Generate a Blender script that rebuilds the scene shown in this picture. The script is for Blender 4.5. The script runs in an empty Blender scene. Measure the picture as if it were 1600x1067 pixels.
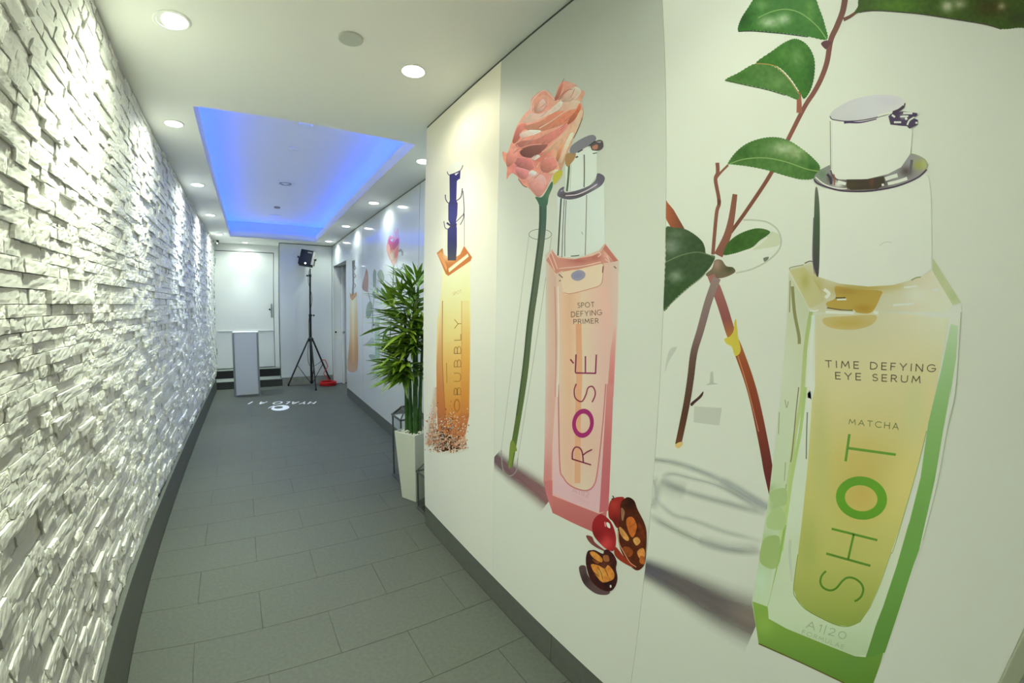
import bpy, bmesh, math, random
import numpy as np
from mathutils import Vector, Matrix
from mathutils.geometry import delaunay_2d_cdt

SC = bpy.context.scene
COL = SC.collection
RND = random.Random(7)

# ------------------------------------------------------------------ camera
# wide lens with barrel distortion, described by its polynomial (angle as a function of image radius)
YAW, PITCH, ROLL, CAMH = 33.63881, -4.47922, 1.06854, 1.4526
KA, KB, KC = 1.49972, -0.80942, 0.54072            # theta = KA r + KB r^3 + KC r^4, r = pixels / 960


def cam_axes():
    y, t, r = (math.radians(a) for a in (YAW, PITCH, ROLL))
    f = np.array([math.sin(y) * math.cos(t), math.cos(y) * math.cos(t), math.sin(t)])
    rt = np.array([math.cos(y), -math.sin(y), 0.0])
    up = np.cross(rt, f)
    return rt * math.cos(r) + up * math.sin(r), up * math.cos(r) - rt * math.sin(r), f


AXR, AXU, AXF = cam_axes()
cam = bpy.data.cameras.new('camera')
camo = bpy.data.objects.new('camera', cam)
COL.objects.link(camo)
camo.matrix_world = Matrix(((AXR[0], AXU[0], -AXF[0], 0.0), (AXR[1], AXU[1], -AXF[1], 0.0),
                            (AXR[2], AXU[2], -AXF[2], CAMH), (0, 0, 0, 1)))
SC.camera = camo
cam.type = 'PANO'
cam.sensor_fit = 'HORIZONTAL'
cam.sensor_width = 36.0
cam.sensor_height = 36.0 * 1067 / 1600
cam.clip_start = 0.01
cc = cam
cc.panorama_type = 'FISHEYE_LENS_POLYNOMIAL'
cc.fisheye_fov = math.radians(200)
_s = (1600 / 36.0) / 960.0
cc.fisheye_polynomial_k0 = 0.0
cc.fisheye_polynomial_k1 = -KA * _s
cc.fisheye_polynomial_k2 = 0.0
cc.fisheye_polynomial_k3 = -KB * _s ** 3
cc.fisheye_polynomial_k4 = -KC * _s ** 4


def ray(px, py):
    dx, dy = (px - 800.0) / 960.0, (py - 533.5) / 960.0
    r = math.hypot(dx, dy)
    th = KA * r + KB * r ** 3 + KC * r ** 4
    s = math.sin(th) / r if r > 1e-9 else KA
    return s * dx * AXR - s * dy * AXU + math.cos(th) * AXF


def at(px, py, axis, val):
    """the point of the place seen at a pixel of the photograph, on the plane axis = val"""
    d = ray(px, py)
    o = np.array([0.0, 0.0, CAMH])
    i = 'xyz'.index(axis)
    return o + d * ((val - o[i]) / d[i])


# ------------------------------------------------------------------ world, exposure
w = bpy.data.worlds.new('world')
SC.world = w
w.use_nodes = True
w.node_tree.nodes['Background'].inputs[0].default_value = (0.55, 0.58, 0.55, 1)
w.node_tree.nodes['Background'].inputs[1].default_value = 0.02
SC.view_settings.view_transform = 'Standard'
SC.view_settings.look = 'None'
SC.view_settings.gamma = 1.0
SC.view_settings.use_curve_mapping = False
SC.view_settings.exposure = 0.72
SC.cycles.use_denoising = True
SC.cycles.max_bounces = 8
SC.cycles.diffuse_bounces = 5
SC.cycles.use_adaptive_sampling = True
SC.cycles.adaptive_threshold = 0.03
SC.cycles.sample_clamp_indirect = 6.0

# sizes of the place (metres)
XL, XR, XF = -0.65, 0.9616, 1.356        # skirting of the stone wall, near right wall, set-back right wall
YB, YC, YE, YD = -2.6, 2.4617, 8.25, 8.78   # behind the camera, corner of near wall, end wall, end door
H = 2.6
SPOT_W = 16.0                           # power of one downlight
BEAM, SPILL = 3.2, 0.7                  # its narrow beam and its wide spill

# ------------------------------------------------------------------ helpers
def lin(c):
    out = []
    for v in c[:3]:
        v = max(0.0, min(255.0, v)) / 255.0
        out.append(v / 12.92 if v <= 0.04045 else ((v + 0.055) / 1.055) ** 2.4)
    return out


def material(name, base=(0.8, 0.8, 0.8), rough=0.5, metal=0.0, spec=0.5, noise=None, bump=None, emit=None, trans=0.0,
             coat=0.0, ior=1.45):
    m = bpy.data.materials.new(name)
    m.use_nodes = True
    nt = m.node_tree
    b = nt.nodes['Principled BSDF']
    b.inputs['Base Color'].default_value = (*base, 1)
    b.inputs['Roughness'].default_value = rough
    b.inputs['Metallic'].default_value = metal
    b.inputs['Specular IOR Level'].default_value = spec
    b.inputs['IOR'].default_value = ior
    b.inputs['Transmission Weight'].default_value = trans
    b.inputs['Coat Weight'].default_value = coat
    tc = None
    if noise or bump:
        tc = nt.nodes.new('ShaderNodeTexCoord')
    if noise:                                     # (scale, amount) or (scale, amount, detail)
        n = nt.nodes.new('ShaderNodeTexNoise')
        n.inputs['Scale'].default_value = noise[0]
        n.inputs['Detail'].default_value = noise[2] if len(noise) > 2 else 4
        nt.links.new(tc.outputs['Object'], n.inputs['Vector'])
        r = nt.nodes.new('ShaderNodeValToRGB')
        r.color_ramp.elements[0].position = 0.3
        r.color_ramp.elements[1].position = 0.7
        lo = [max(0, c * (1 - noise[1])) for c in base]
        hi = [min(1, c * (1 + noise[1])) for c in base]
        r.color_ramp.elements[0].color = (*lo, 1)
        r.color_ramp.elements[1].color = (*hi, 1)
        nt.links.new(n.outputs['Fac'], r.inputs['Fac'])
        nt.links.new(r.outputs['Color'], b.inputs['Base Color'])
    if bump:                                      # (scale, strength, distance)
        n = nt.nodes.new('ShaderNodeTexNoise')
        n.inputs['Scale'].default_value = bump[0]
        n.inputs['Detail'].default_value = 6
        nt.links.new(tc.outputs['Object'], n.inputs['Vector'])
        bp = nt.nodes.new('ShaderNodeBump')
        bp.inputs['Strength'].default_value = bump[1]
        bp.inputs['Distance'].default_value = bump[2]
        nt.links.new(n.outputs['Fac'], bp.inputs['Height'])
        nt.links.new(bp.outputs['Normal'], b.inputs['Normal'])
    if emit:
        b.inputs['Emission Color'].default_value = (*emit[0], 1)
        b.inputs['Emission Strength'].default_value = emit[1]
    return m


M = {}
M['white_paint'] = material('white_paint', (0.84, 0.85, 0.83), 0.55, spec=0.3)
M['ceiling_paint'] = material('ceiling_paint', (0.87, 0.87, 0.85), 0.7, spec=0.2, bump=(180, 0.05, 0.002))
M['gloss_panel'] = material('gloss_panel', (0.80, 0.83, 0.82), 0.12, spec=0.5, coat=0.3)
M['stone'] = material('stone', (0.85, 0.85, 0.82), 0.75, spec=0.25, noise=(70, 0.13, 8), bump=(95, 0.7, 0.007))
M['mortar'] = material('mortar', (0.55, 0.55, 0.51), 0.9, spec=0.1)
M['tile'] = material('tile', (0.10, 0.11, 0.098), 0.5, spec=0.3, noise=(60, 0.10, 8), bump=(220, 0.06, 0.002))
M['grout'] = material('grout', (0.085, 0.09, 0.082), 0.9, spec=0.1, noise=(3, 0.5, 3))
M['baseboard'] = material('baseboard', (0.125, 0.135, 0.122), 0.5, spec=0.35, noise=(40, 0.08, 5))
M['black_tread'] = material('black_tread', (0.018, 0.018, 0.02), 0.45, noise=(40, 0.3))
M['dark_tile'] = material('dark_tile', (0.05, 0.055, 0.052), 0.45, noise=(30, 0.2))
M['pale_tread'] = material('pale_tread', (0.30, 0.33, 0.31), 0.5, noise=(30, 0.1))
M['marble'] = material('marble', (0.33, 0.34, 0.30), 0.3, noise=(6, 0.25, 8))
M['black_metal'] = material('black_metal', (0.012, 0.012, 0.015), 0.4, spec=0.5)
M['black_plastic'] = material('black_plastic', (0.01, 0.012, 0.02), 0.5)
M['grey_plastic'] = material('grey_plastic', (0.35, 0.34, 0.31), 0.5)
M['chrome'] = material('chrome', (0.6, 0.6, 0.6), 0.2, metal=1.0)
M['aluminium'] = material('aluminium', (0.42, 0.45, 0.47), 0.35, metal=0.8)
M['lens'] = material('lens', (1, 1, 1), 0.4, emit=((1.0, 1.0, 0.93), 9.0))
M['trim_white'] = material('trim_white', (0.82, 0.83, 0.82), 0.4)
M['gap'] = material('gap', (0.05, 0.06, 0.055), 0.7)  # dark joints, and the painted shadow lines under the ceiling
M['led'] = material('led', (0.1, 0.2, 1.0), 0.5, emit=((0.03, 0.14, 1.0), 2.0))
M['frosted'] = material('frosted', (0.74, 0.78, 0.80), 0.45, spec=0.4)
M['red_cable'] = material('red_cable', (0.55, 0.015, 0.02), 0.4)
M['iron'] = material('iron', (0.16, 0.165, 0.16), 0.45, metal=0.6, noise=(50, 0.2))
M['pot'] = material('pot', (0.72, 0.75, 0.68), 0.3, spec=0.5)
M['pebble'] = material('pebble', (0.80, 0.80, 0.74), 0.6, noise=(30, 0.08))
M['cane'] = material('cane', (0.045, 0.125, 0.028), 0.4, noise=(18, 0.35))
M['wax'] = material('wax', (0.80, 0.74, 0.58), 0.5)
M['projected'] = material('projected', (0.93, 0.95, 1.0), 0.6)  # white colour in place of the projector's light
M['lens_dot'] = material('lens_dot', (1, 1, 1), 0.3, emit=((0.75, 0.85, 1.0), 6.0))


def glass_mat():
    m = bpy.data.materials.new('clear_glass')
    m.use_nodes = True
    nt = m.node_tree
    nt.nodes.clear()
    o = nt.nodes.new('ShaderNodeOutputMaterial')
    mix = nt.nodes.new('ShaderNodeMixShader')
    t = nt.nodes.new('ShaderNodeBsdfTransparent')
    t.inputs[0].default_value = (0.95, 0.97, 0.97, 1)
    g = nt.nodes.new('ShaderNodeBsdfGlossy')
    g.inputs['Roughness'].default_value = 0.03
    fr = nt.nodes.new('ShaderNodeFresnel')
    fr.inputs[0].default_value = 1.45
    nt.links.new(fr.outputs[0], mix.inputs[0])
    nt.links.new(t.outputs[0], mix.inputs[1])
    nt.links.new(g.outputs[0], mix.inputs[2])
    nt.links.new(mix.outputs[0], o.inputs[0])
    return m


M['glass'] = glass_mat()


def leaf_mat(name, base):
    m = material(name, base, 0.38, spec=0.5, noise=(9, 0.35))
    return m


M['leaf_dark'] = leaf_mat('leaf_dark', (0.085, 0.19, 0.02))
M['leaf_mid'] = leaf_mat('leaf_mid', (0.17, 0.31, 0.025))
M['leaf_light'] = leaf_mat('leaf_light', (0.29, 0.44, 0.045))


def link(o, parent=None):
    COL.objects.link(o)
    if parent is not None:
        o.parent = parent
    return o


def empty(name, loc=(0, 0, 0), rz=0.0):
    o = bpy.data.objects.new(name, None)
    o.empty_display_size = 0.05
    o.location = loc
    o.rotation_euler = (0, 0, rz)
    return link(o)


def tag(o, label=None, cat=None, group=None, kind=None):
    if label: o['label'] = label
    if cat: o['category'] = cat
    if group: o['group'] = group
    if kind: o['kind'] = kind
    return o


class MB:
    """collects shapes; build() links them as one mesh object"""
    def __init__(self):
        self.bm = bmesh.new()

    def box(self, lo, hi, rot=None, pivot=None):
        c = [(lo[i] + hi[i]) / 2 for i in range(3)]
        s = [abs(hi[i] - lo[i]) for i in range(3)]
        mt = Matrix.Translation(c) @ Matrix.Diagonal((*s, 1))
        if rot is not None:
            p = Vector(pivot if pivot is not None else c)
            mt = Matrix.Translation(p) @ rot.to_4x4() @ Matrix.Translation(-p) @ mt
        bmesh.ops.create_cube(self.bm, size=1.0, matrix=mt)
        return self

    def quad(self, *pts):
        self.bm.faces.new([self.bm.verts.new(p) for p in pts])
        return self

    def bar(self, a, b, r0, r1=None, n=10, caps=True):
        r1 = r0 if r1 is None else r1
        a, b = Vector(a), Vector(b)
        d = b - a
        q = d.to_track_quat('Z', 'Y').to_matrix().to_4x4()
        bmesh.ops.create_cone(self.bm, cap_ends=caps, segments=n, radius1=r0, radius2=r1, depth=d.length,
                              matrix=Matrix.Translation((a + b) / 2) @ q)
        return self

    def sqbar(self, a, b, t, t2=None):
        a, b = Vector(a), Vector(b)
        d = b - a
        q = d.to_track_quat('Z', 'Y').to_matrix().to_4x4()
        bmesh.ops.create_cube(self.bm, size=1.0, matrix=Matrix.Translation((a + b) / 2) @ q
                              @ Matrix.Diagonal((t, t2 or t, d.length + t * 0.6, 1)))
        return self

    def lathe(self, prof, n=24, loc=(0, 0, 0), rot=None):
        """prof: list of (radius, z)"""
        rings = []
        rm = rot.to_3x3() if rot is not None else Matrix.Identity(3)
        for r, z in prof:
            if r < 1e-6:
                rings.append([self.bm.verts.new(rm @ Vector((0, 0, z)) + Vector(loc))])
            else:
                rings.append([self.bm.verts.new(rm @ Vector((r * math.cos(2 * math.pi * k / n), r * math.sin(2 * math.pi * k / n), z)) + Vector(loc))
                              for k in range(n)])
        for a, b in zip(rings, rings[1:]):
            for k in range(n):
                k2 = (k + 1) % n
                if len(a) == 1 and len(b) > 1:
                    self.bm.faces.new((a[0], b[k2], b[k]))
                elif len(b) == 1 and len(a) > 1:
                    self.bm.faces.new((a[k], a[k2], b[0]))
                elif len(a) > 1:
                    self.bm.faces.new((a[k], a[k2], b[k2], b[k]))
        return self

    def tube(self, pts, r, n=8, closed=False):
        pts = [Vector(p) for p in pts]
        rings = []
        N = len(pts)
        prev = None
        for i, p in enumerate(pts):
            if closed:
                d = pts[(i + 1) % N] - pts[i - 1]
            else:
                d = pts[min(i + 1, N - 1)] - pts[max(i - 1, 0)]
            d.normalize()
            ref = prev if prev is not None else (Vector((0, 0, 1)) if abs(d.z) < 0.9 else Vector((1, 0, 0)))
            u = (ref - d * ref.dot(d)).normalized()
            prev = u
            v = d.cross(u)
            rr = r[i] if isinstance(r, (list, tuple)) else r
            rings.append([self.bm.verts.new(p + (u * math.cos(2 * math.pi * k / n) + v * math.sin(2 * math.pi * k / n)) * rr) for k in range(n)])
        M_ = N if closed else N - 1
        for i in range(M_):
            a, b = rings[i], rings[(i + 1) % N]
            for k in range(n):
                self.bm.faces.new((a[k], a[(k + 1) % n], b[(k + 1) % n], b[k]))
        if not closed:
            self.bm.faces.new(rings[0][::-1])
            self.bm.faces.new(rings[-1])
        return self

    def build(self, name, mat, parent=None, bevel=0.0, smooth=False, loc=None):
        bmesh.ops.recalc_face_normals(self.bm, faces=self.bm.faces)
        me = bpy.data.meshes.new(name)
        self.bm.to_mesh(me)
        self.bm.free()
        me.materials.append(M[mat] if isinstance(mat, str) else mat)
        if smooth:
            me.polygons.foreach_set('use_smooth', [True] * len(me.polygons))
            try:
                me.set_sharp_from_angle(angle=math.radians(40))
            except Exception:
                pass
        o = bpy.data.objects.new(name, me)
        if loc is not None:
            o.location = loc
        link(o, parent)
        if bevel:
            bv = o.modifiers.new('bevel', 'BEVEL')
            bv.width = bevel
            bv.segments = 2
            bv.limit_method = 'ANGLE'
        return o


def structure(o, label=None):
    o['kind'] = 'structure'
    if label: o['label'] = label
    return o


# ------------------------------------------------------------------ floor with its tiles
fl = structure(MB().box((XL - 0.1, YB, -0.06), (XF + 0.5, YE + 0.6, -0.003)).build('floor', 'grout'), 'dark grey stone tile floor of the corridor')
TX, TY = 0.597, 0.298
tile_mesh = {}


def tile_obj(x0, x1, y0, y1):
    g = 0.0010
    wx, wy = round(x1 - x0 - 2 * g, 4), round(y1 - y0 - 2 * g, 4)
    if (wx, wy) not in tile_mesh:
        b = bmesh.new()
        e = 0.0012
        pts = [(-wx / 2, -wy / 2), (wx / 2, -wy / 2), (wx / 2, wy / 2), (-wx / 2, wy / 2)]
        lo = [b.verts.new((p[0], p[1], -0.004)) for p in pts]
        mi = [b.verts.new((p[0], p[1], -e * 0.6)) for p in pts]
        hi = [b.verts.new((p[0] - math.copysign(e, p[0]), p[1] - math.copysign(e, p[1]), 0.0)) for p in pts]
        for A, B in ((lo, mi), (mi, hi)):
            for k in range(4):
                b.faces.new((A[k], A[(k + 1) % 4], B[(k + 1) % 4], B[k]))
        b.faces.new(hi)
        me = bpy.data.meshes.new('tile')
        b.to_mesh(me)
        b.free()
        me.materials.append(M['tile'])
        tile_mesh[(wx, wy)] = me
    o = bpy.data.objects.new('tile', tile_mesh[(wx, wy)])
    o.location = ((x0 + x1) / 2, (y0 + y1) / 2, 0)
    link(o, fl)


for k in range(-9, 23):
    y0 = 1.589 + TY * k
    y1 = min(y0 + TY, YE + 0.005)
    if y0 > YE - 0.02:
        continue
    xmax = XR if y1 < YC + 0.05 else XF
    xo = 0.218 if k % 2 == 0 else -0.081
    for j in range(-4, 5):
        x0, x1 = xo + TX * j, xo + TX * (j + 1)
        x0, x1 = max(x0, XL), min(x1, xmax)
        if x1 - x0 > 0.015:
            tile_obj(x0, x1, y0, y1)
# little patch of tiles inside the side doorway
tile_obj(XF, XF + 0.45, 6.95, 7.55)
tile_obj(XF, XF + 0.45, 7.55, 8.12)

# ------------------------------------------------------------------ ceiling with the recessed cove
CX0, CX1, CY0, CY1 = -0.369, 1.007, 2.778, 7.86
ZL, ZC, CW = 2.70, 2.885, 0.16        # top of the lip, cove ceiling, width of the light trough
ce = MB()
for lo, hi in (((-0.80, YB, H), (XF + 0.5, CY0, H + 0.02)), ((-0.80, CY1, H), (XF + 0.5, YD + 0.1, H + 0.02)),
               ((-0.80, CY0, H), (CX0, CY1, H + 0.02)), ((CX1, CY0, H), (XF + 0.5, CY1, H + 0.02))):
    ce.box(lo, hi)
ceil = structure(ce.build('ceiling', 'ceiling_paint'), 'white plasterboard ceiling with a long blue-lit recess')
lp = MB()
t = 0.018
lp.box((CX0 - t, CY0 - t, H + 0.001), (CX0, CY1 + t, ZL)).box((CX1, CY0 - t, H + 0.001), (CX1 + t, CY1 + t, ZL))
lp.box((CX0, CY0 - t, H + 0.001), (CX1, CY0, ZL)).box((CX0, CY1, H + 0.001), (CX1, CY1 + t, ZL))
lp.build('cove_lip', 'white_paint', ceil)
cw = MB()
cw.box((CX0 - CW - 0.02, CY0 - CW, H + 0.021), (CX0 - CW, CY1 + CW, ZC)).box((CX1 + CW, CY0 - CW, H + 0.021), (CX1 + CW + 0.02, CY1 + CW, ZC))
cw.box((CX0 - CW, CY0 - CW - 0.02, H + 0.021), (CX1 + CW, CY0 - CW, ZC)).box((CX0 - CW, CY1 + CW, H + 0.021), (CX1 + CW, CY1 + CW + 0.02, ZC))
cw.build('cove_wall', 'white_paint', ceil)
MB().box((CX0 - CW - 0.02, CY0 - CW - 0.02, ZC), (CX1 + CW + 0.02, CY1 + CW + 0.02, ZC + 0.02)).build('cove_ceiling', 'ceiling_paint', ceil)
LED_W = 1.15
q = 0.115
for lo, hi in (((CX0 - q - 0.012, CY0 - q, H + 0.070), (CX0 - q, CY1 + q, H + 0.082)), ((CX1 + q, CY0 - q, H + 0.070), (CX1 + q + 0.012, CY1 + q, H + 0.082)),
               ((CX0 - q, CY0 - q - 0.012, H + 0.070), (CX1 + q, CY0 - q, H + 0.082)), ((CX0 - q, CY1 + q, H + 0.070), (CX1 + q, CY1 + q + 0.012, H + 0.082))):
    st_ = MB().box(lo, hi).build('led_strip', 'led', ceil)
    A = bpy.data.lights.new('led_strip_light', 'AREA')
    A.shape = 'RECTANGLE'
    lx, ly = hi[0] - lo[0], hi[1] - lo[1]
    A.size, A.size_y = lx, ly
    A.energy = LED_W * max(lx, ly)
    A.color = (0.02, 0.10, 1.0)
    A.spread = math.radians(140)
    ao = bpy.data.objects.new('led_strip_light', A)
    ao.location = ((lo[0] + hi[0]) / 2, (lo[1] + hi[1]) / 2, hi[2] + 0.004)
    inx = (0 if lx > ly else (1 if lo[0] < CX0 else -1))
    iny = (0 if ly > lx else (1 if lo[1] < CY0 else -1))
    ao.rotation_euler = (math.pi - 0.78 * iny, 0.78 * inx, 0)
    link(ao, st_)

# ------------------------------------------------------------------ walls
wl = structure(MB().box((-0.86, YB, 0), (-0.715, YD + 0.05, H)).build('wall_left', 'mortar'), 'white split-face stone cladding wall')
structure(MB().box((-0.714, YB, 0), (XL, YE, 0.198)).build('baseboard_left', 'baseboard', bevel=0.002), 'dark grey tile skirting under the stone wall')
wr = structure(MB().box((XR + 0.002, -0.2, 0.138), (XF + 0.12, YC, H)).box((XR + 0.02, -0.2, 0), (XF + 0.12, YC - 0.005, 0.138)).build('wall_right', 'white_paint'), 'near right wall carrying the printed mural')
bb = structure(empty('baseboard_right'), 'dark grey tile skirting under the printed mural')
for y0, y1 in ((-0.2, 1.111), (1.1135, YC)):
    MB().box((XR, y0, 0), (XR + 0.019, y1, 0.137)).build('tile', 'baseboard', bb, bevel=0.001)
# set-back right wall with the side doorway
w2 = MB()
w2.box((XF + 0.004, YC, 0.138), (XF + 0.12, 6.886, H)).box((XF + 0.004, 6.886, 2.205), (XF + 0.12, YE + 0.05, H))
w2.box((XF + 0.02, YC, 0), (XF + 0.12, 6.88, 0.138)).box((XF + 0.004, 8.13, 0), (XF + 0.12, YE + 0.05, 2.205))
structure(w2.build('wall_right_far', 'gloss_panel'), 'glossy white set-back right wall with a side doorway')
structure(MB().box((XF - 0.004, YC, 0), (XF + 0.02, 6.886, 0.138)).build('baseboard_right_far', 'baseboard', bevel=0.001), 'dark grey skirting under the set-back printed panels')
structure(MB().box((XF + 0.62, 6.2, 0), (XF + 0.66, 8.6, H)).box((XF + 0.12, 6.2, 0), (XF + 0.66, 6.24, H)).box((XF + 0.12, 8.30, 0), (XF + 0.66, 8.34, H)).build('wall_side_room', 'white_paint'), 'white wall of the side room behind the doorway')
# end wall beside the door
structure(MB().box((0.43, YE, 0.15), (XF, YE + 0.6, H - 0.003)).build('wall_end', 'gloss_panel', bevel=0.003), 'glossy white end wall beside the door')
structure(MB().box((0.45, YE - 0.012, 0), (XF, YE + 0.3, 0.15)).build('baseboard_end', 'marble'), 'veined grey stone skirting of the end wall')
structure(MB().box((-0.72, YD + 0.05, 0), (0.43, YD + 0.1, H)).build('wall_door', 'white_paint'), 'white wall around the end door')
structure(MB().box((-0.9, YB - 0.1, 0), (XF + 0.5, YB, H)).build('wall_back', 'white_paint'), 'white wall behind the viewpoint')
structure(MB().box((XR + 0.30, YB, 0), (XR + 0.4, -0.2, H)).build('wall_right_back', 'white_paint'), 'right wall behind the viewpoint')
structure(MB().box((XR - 0.012, -0.222, 0), (XR + 0.3, -0.178, H)).build('trim_1', material('trim_beige', (0.42, 0.44, 0.34), 0.5), bevel=0.004), 'beige vertical trim at the mural edge')

structure(MB().box((XR + 0.0005, -0.178, H - 0.010), (XR + 0.0018, YC - 0.001, H - 0.0005)).build('shade_strip_2', 'gap'), 'thin dark strip painted as the shadow line along the top of the mural')  # shade where walls meet the ceiling, put in as dark strips
structure(MB().box((XF + 0.0005, YC, H - 0.010), (XF + 0.0038, YE, H - 0.0005)).build('shade_strip_3', 'gap'), 'thin dark strip painted as the shadow line along the top of the set-back wall')
structure(MB().box((0.432, YE - 0.001, H - 0.012), (XF, YE - 0.0002, H - 0.0005)).build('shade_strip_4', 'gap'), 'thin dark strip painted as the shadow line along the top of the end wall')
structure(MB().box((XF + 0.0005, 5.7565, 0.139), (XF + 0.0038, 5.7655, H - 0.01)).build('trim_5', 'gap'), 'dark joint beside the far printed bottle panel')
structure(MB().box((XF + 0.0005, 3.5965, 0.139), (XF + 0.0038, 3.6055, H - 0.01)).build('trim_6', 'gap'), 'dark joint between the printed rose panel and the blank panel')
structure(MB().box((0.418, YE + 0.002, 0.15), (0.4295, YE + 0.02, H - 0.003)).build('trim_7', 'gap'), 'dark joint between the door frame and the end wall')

# ------------------------------------------------------------------ split-face stones
SR = np.random.RandomState(3)
NU, NV = 8, 4
variants = []
for v in range(36):
    u, ww = np.meshgrid(np.linspace(0, 1, NU + 1), np.linspace(0, 1, NV + 1), indexing='ij')
    rel = np.zeros_like(u)
    cu = SR.randn(4, 3) * 0.0011                                   # coarse breaks
    iu = np.clip(u * 3, 0, 2.999); iv = np.clip(ww * 2, 0, 1.999)
    a, b_ = iu.astype(int), iv.astype(int)
    fu, fv = iu - a, iv - b_
    rel += (cu[a, b_] * (1 - fu) * (1 - fv) + cu[a + 1, b_] * fu * (1 - fv) + cu[a, b_ + 1] * (1 - fu) * fv + cu[a + 1, b_ + 1] * fu * fv)
    rel += SR.randn(NU + 1, NV + 1) * 0.0008
    rel += (u - 0.5) * SR.uniform(-0.0035, 0.0035) + (ww - 0.5) * SR.uniform(-0.003, 0.0015)
    edge = (u < 0.01) | (u > 0.99) | (ww < 0.01) | (ww > 0.99)
    rel -= edge * np.abs(SR.randn(NU + 1, NV + 1)) * 0.0014
    yy = u + np.where(edge, SR.uniform(0, 0.02, u.shape) * np.sign(0.5 - u), SR.uniform(-0.03, 0.03, u.shape))
    zz = ww + np.where(edge, SR.uniform(0, 0.04, u.shape) * np.sign(0.5 - ww), SR.uniform(-0.05, 0.05, u.shape))
    front = np.stack([rel, yy, zz], -1).reshape(-1, 3)
    idx = np.arange((NU + 1) * (NV + 1)).reshape(NU + 1, NV + 1)
    faces = [(idx[i, j], idx[i + 1, j], idx[i + 1, j + 1], idx[i, j + 1]) for i in range(NU) for j in range(NV)]
    per = [idx[i, 0] for i in range(NU)] + [idx[NU, j] for j in range(NV)] + [idx[i, NV] for i in range(NU, 0, -1)] + [idx[0, j] for j in range(NV, 0, -1)]
    back = front[per].copy()
    back[:, 0] = -0.055
    n0 = len(front)
    for k in range(len(per)):
        k2 = (k + 1) % len(per)
        faces.append((per[k], n0 + k, n0 + k2, per[k2]))
    variants.append((np.vstack([front, back]), faces))

stones = []
z = 0.199
while z < H - 0.012:
    hh = SR.choice([0.034, 0.038, 0.038, 0.042, 0.046])
    if z + hh > H - 0.006: hh = H - 0.002 - z
    y = -1.2 - SR.uniform(0, 0.2)
    while y < YD - 0.03:
        L = min(SR.choice([0.07, 0.10, 0.13, 0.16, 0.20, 0.26], p=[.10, .22, .26, .22, .14, .06]) * SR.uniform(0.85, 1.15), YD - 0.01 - y)
        x = -0.6735 + SR.choice([-0.009, -0.0045, -0.0015, 0.0015, 0.0045, 0.010], p=[.10, .2, .24, .24, .14, .08]) + SR.uniform(-0.003, 0.003)
        stones.append((x, y + 0.0006, z + 0.0005, L - 0.0012, hh - 0.001, SR.randint(36)))
        y += L
    z += hh


def shows(s):                                     # how large a stone shows from the viewpoint
    c = np.array([s[0], s[1] + s[3] / 2, s[2] + s[4] / 2 - CAMH])
    d = np.linalg.norm(c)
    th = math.acos(max(-1, min(1, float(c @ AXF) / d)))
    lx, ly = float(c @ AXR), float(c @ AXU)
    rr = np.linspace(0, 1.05, 400)
    r = np.interp(th, KA * rr + KB * rr ** 3 + KC * rr ** 4, rr) * 960
    n = math.hypot(lx, ly)
    px, py = 800 + r * lx / n, 533.5 - r * ly / n
    if not (0 < px < 1600 and 0 < py < 1067): return 0
    return s[3] * s[4] * abs(c[0]) / d ** 3


order = sorted(range(len(stones)), key=lambda i: -shows(stones[i]))
big = set(order[:300])
vmesh = []
for vv, ff in variants:
    me = bpy.data.meshes.new('stone')
    me.from_pydata(vv.tolist(), [], [tuple(int(i) for i in f) for f in ff])
    me.materials.append(M['stone'])
    vmesh.append(me)
for i in sorted(big):
    s = stones[i]
    o = bpy.data.objects.new('stone', vmesh[s[5]])
    o.location = s[:3]
    o.scale = (1, s[3], s[4])
    link(o, wl)
VV, FF, off = [], [], 0
for i, s in enumerate(stones):
    if i in big: continue
    vv, ff = variants[s[5]]
    VV.append(vv * np.array([1, s[3], s[4]]) + np.array(s[:3]))
    FF.append(np.array(ff) + off)
    off += len(vv)
me = bpy.data.meshes.new('stone_cladding')
me.from_pydata(np.vstack(VV).tolist(), [], np.vstack(FF).tolist())
me.materials.append(M['stone'])
o = bpy.data.objects.new('stone_cladding', me)
o['kind'] = 'stuff'
link(o, wl)

# ------------------------------------------------------------------ downlights (each carries its own lamp)
def downlight(x, y, label, power=SPOT_W,  tint=(1.0, 0.985, 0.86), aim=(0, 0), size=60, r=0.068, group='recessed ceiling downlights', beam=1.0, spill=1.0):
    e = tag(empty('downlight', (x, y, H)), label, 'downlight', group)
    rot = Matrix.Rotation(aim[0], 3, 'Y') @ Matrix.Rotation(aim[1], 3, 'X')
    MB().lathe([(r, -0.0005), (r * 1.0, -0.004), (r * 0.93, -0.006), (r * 0.80, -0.004), (r * 0.78, -0.001)], 28).build('trim_ring', 'trim_white', e, smooth=True)
    MB().lathe([(r * 0.74, -0.002), (r * 0.5, -0.0055), (0, -0.007)], 28, rot=rot if any(aim) else None).build('lamp_lens', 'lens', e, smooth=True)
    for nm, en, sz, bl in (('downlight_beam', power * BEAM * beam, size, 1.0), ('downlight_spill', power * SPILL * spill, 168, 0.6)):
        L = bpy.data.lights.new(nm, 'SPOT')
        L.energy = en
        L.color = tint
        L.spot_size = math.radians(sz)
        L.spot_blend = bl
        L.shadow_soft_size = 0.04
        lo = bpy.data.objects.new(nm, L)
        lo.location = (0, 0, -0.022)
        lo.rotation_euler = (rot.to_4x4()).to_euler()
        link(lo, e)
    return e


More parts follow.
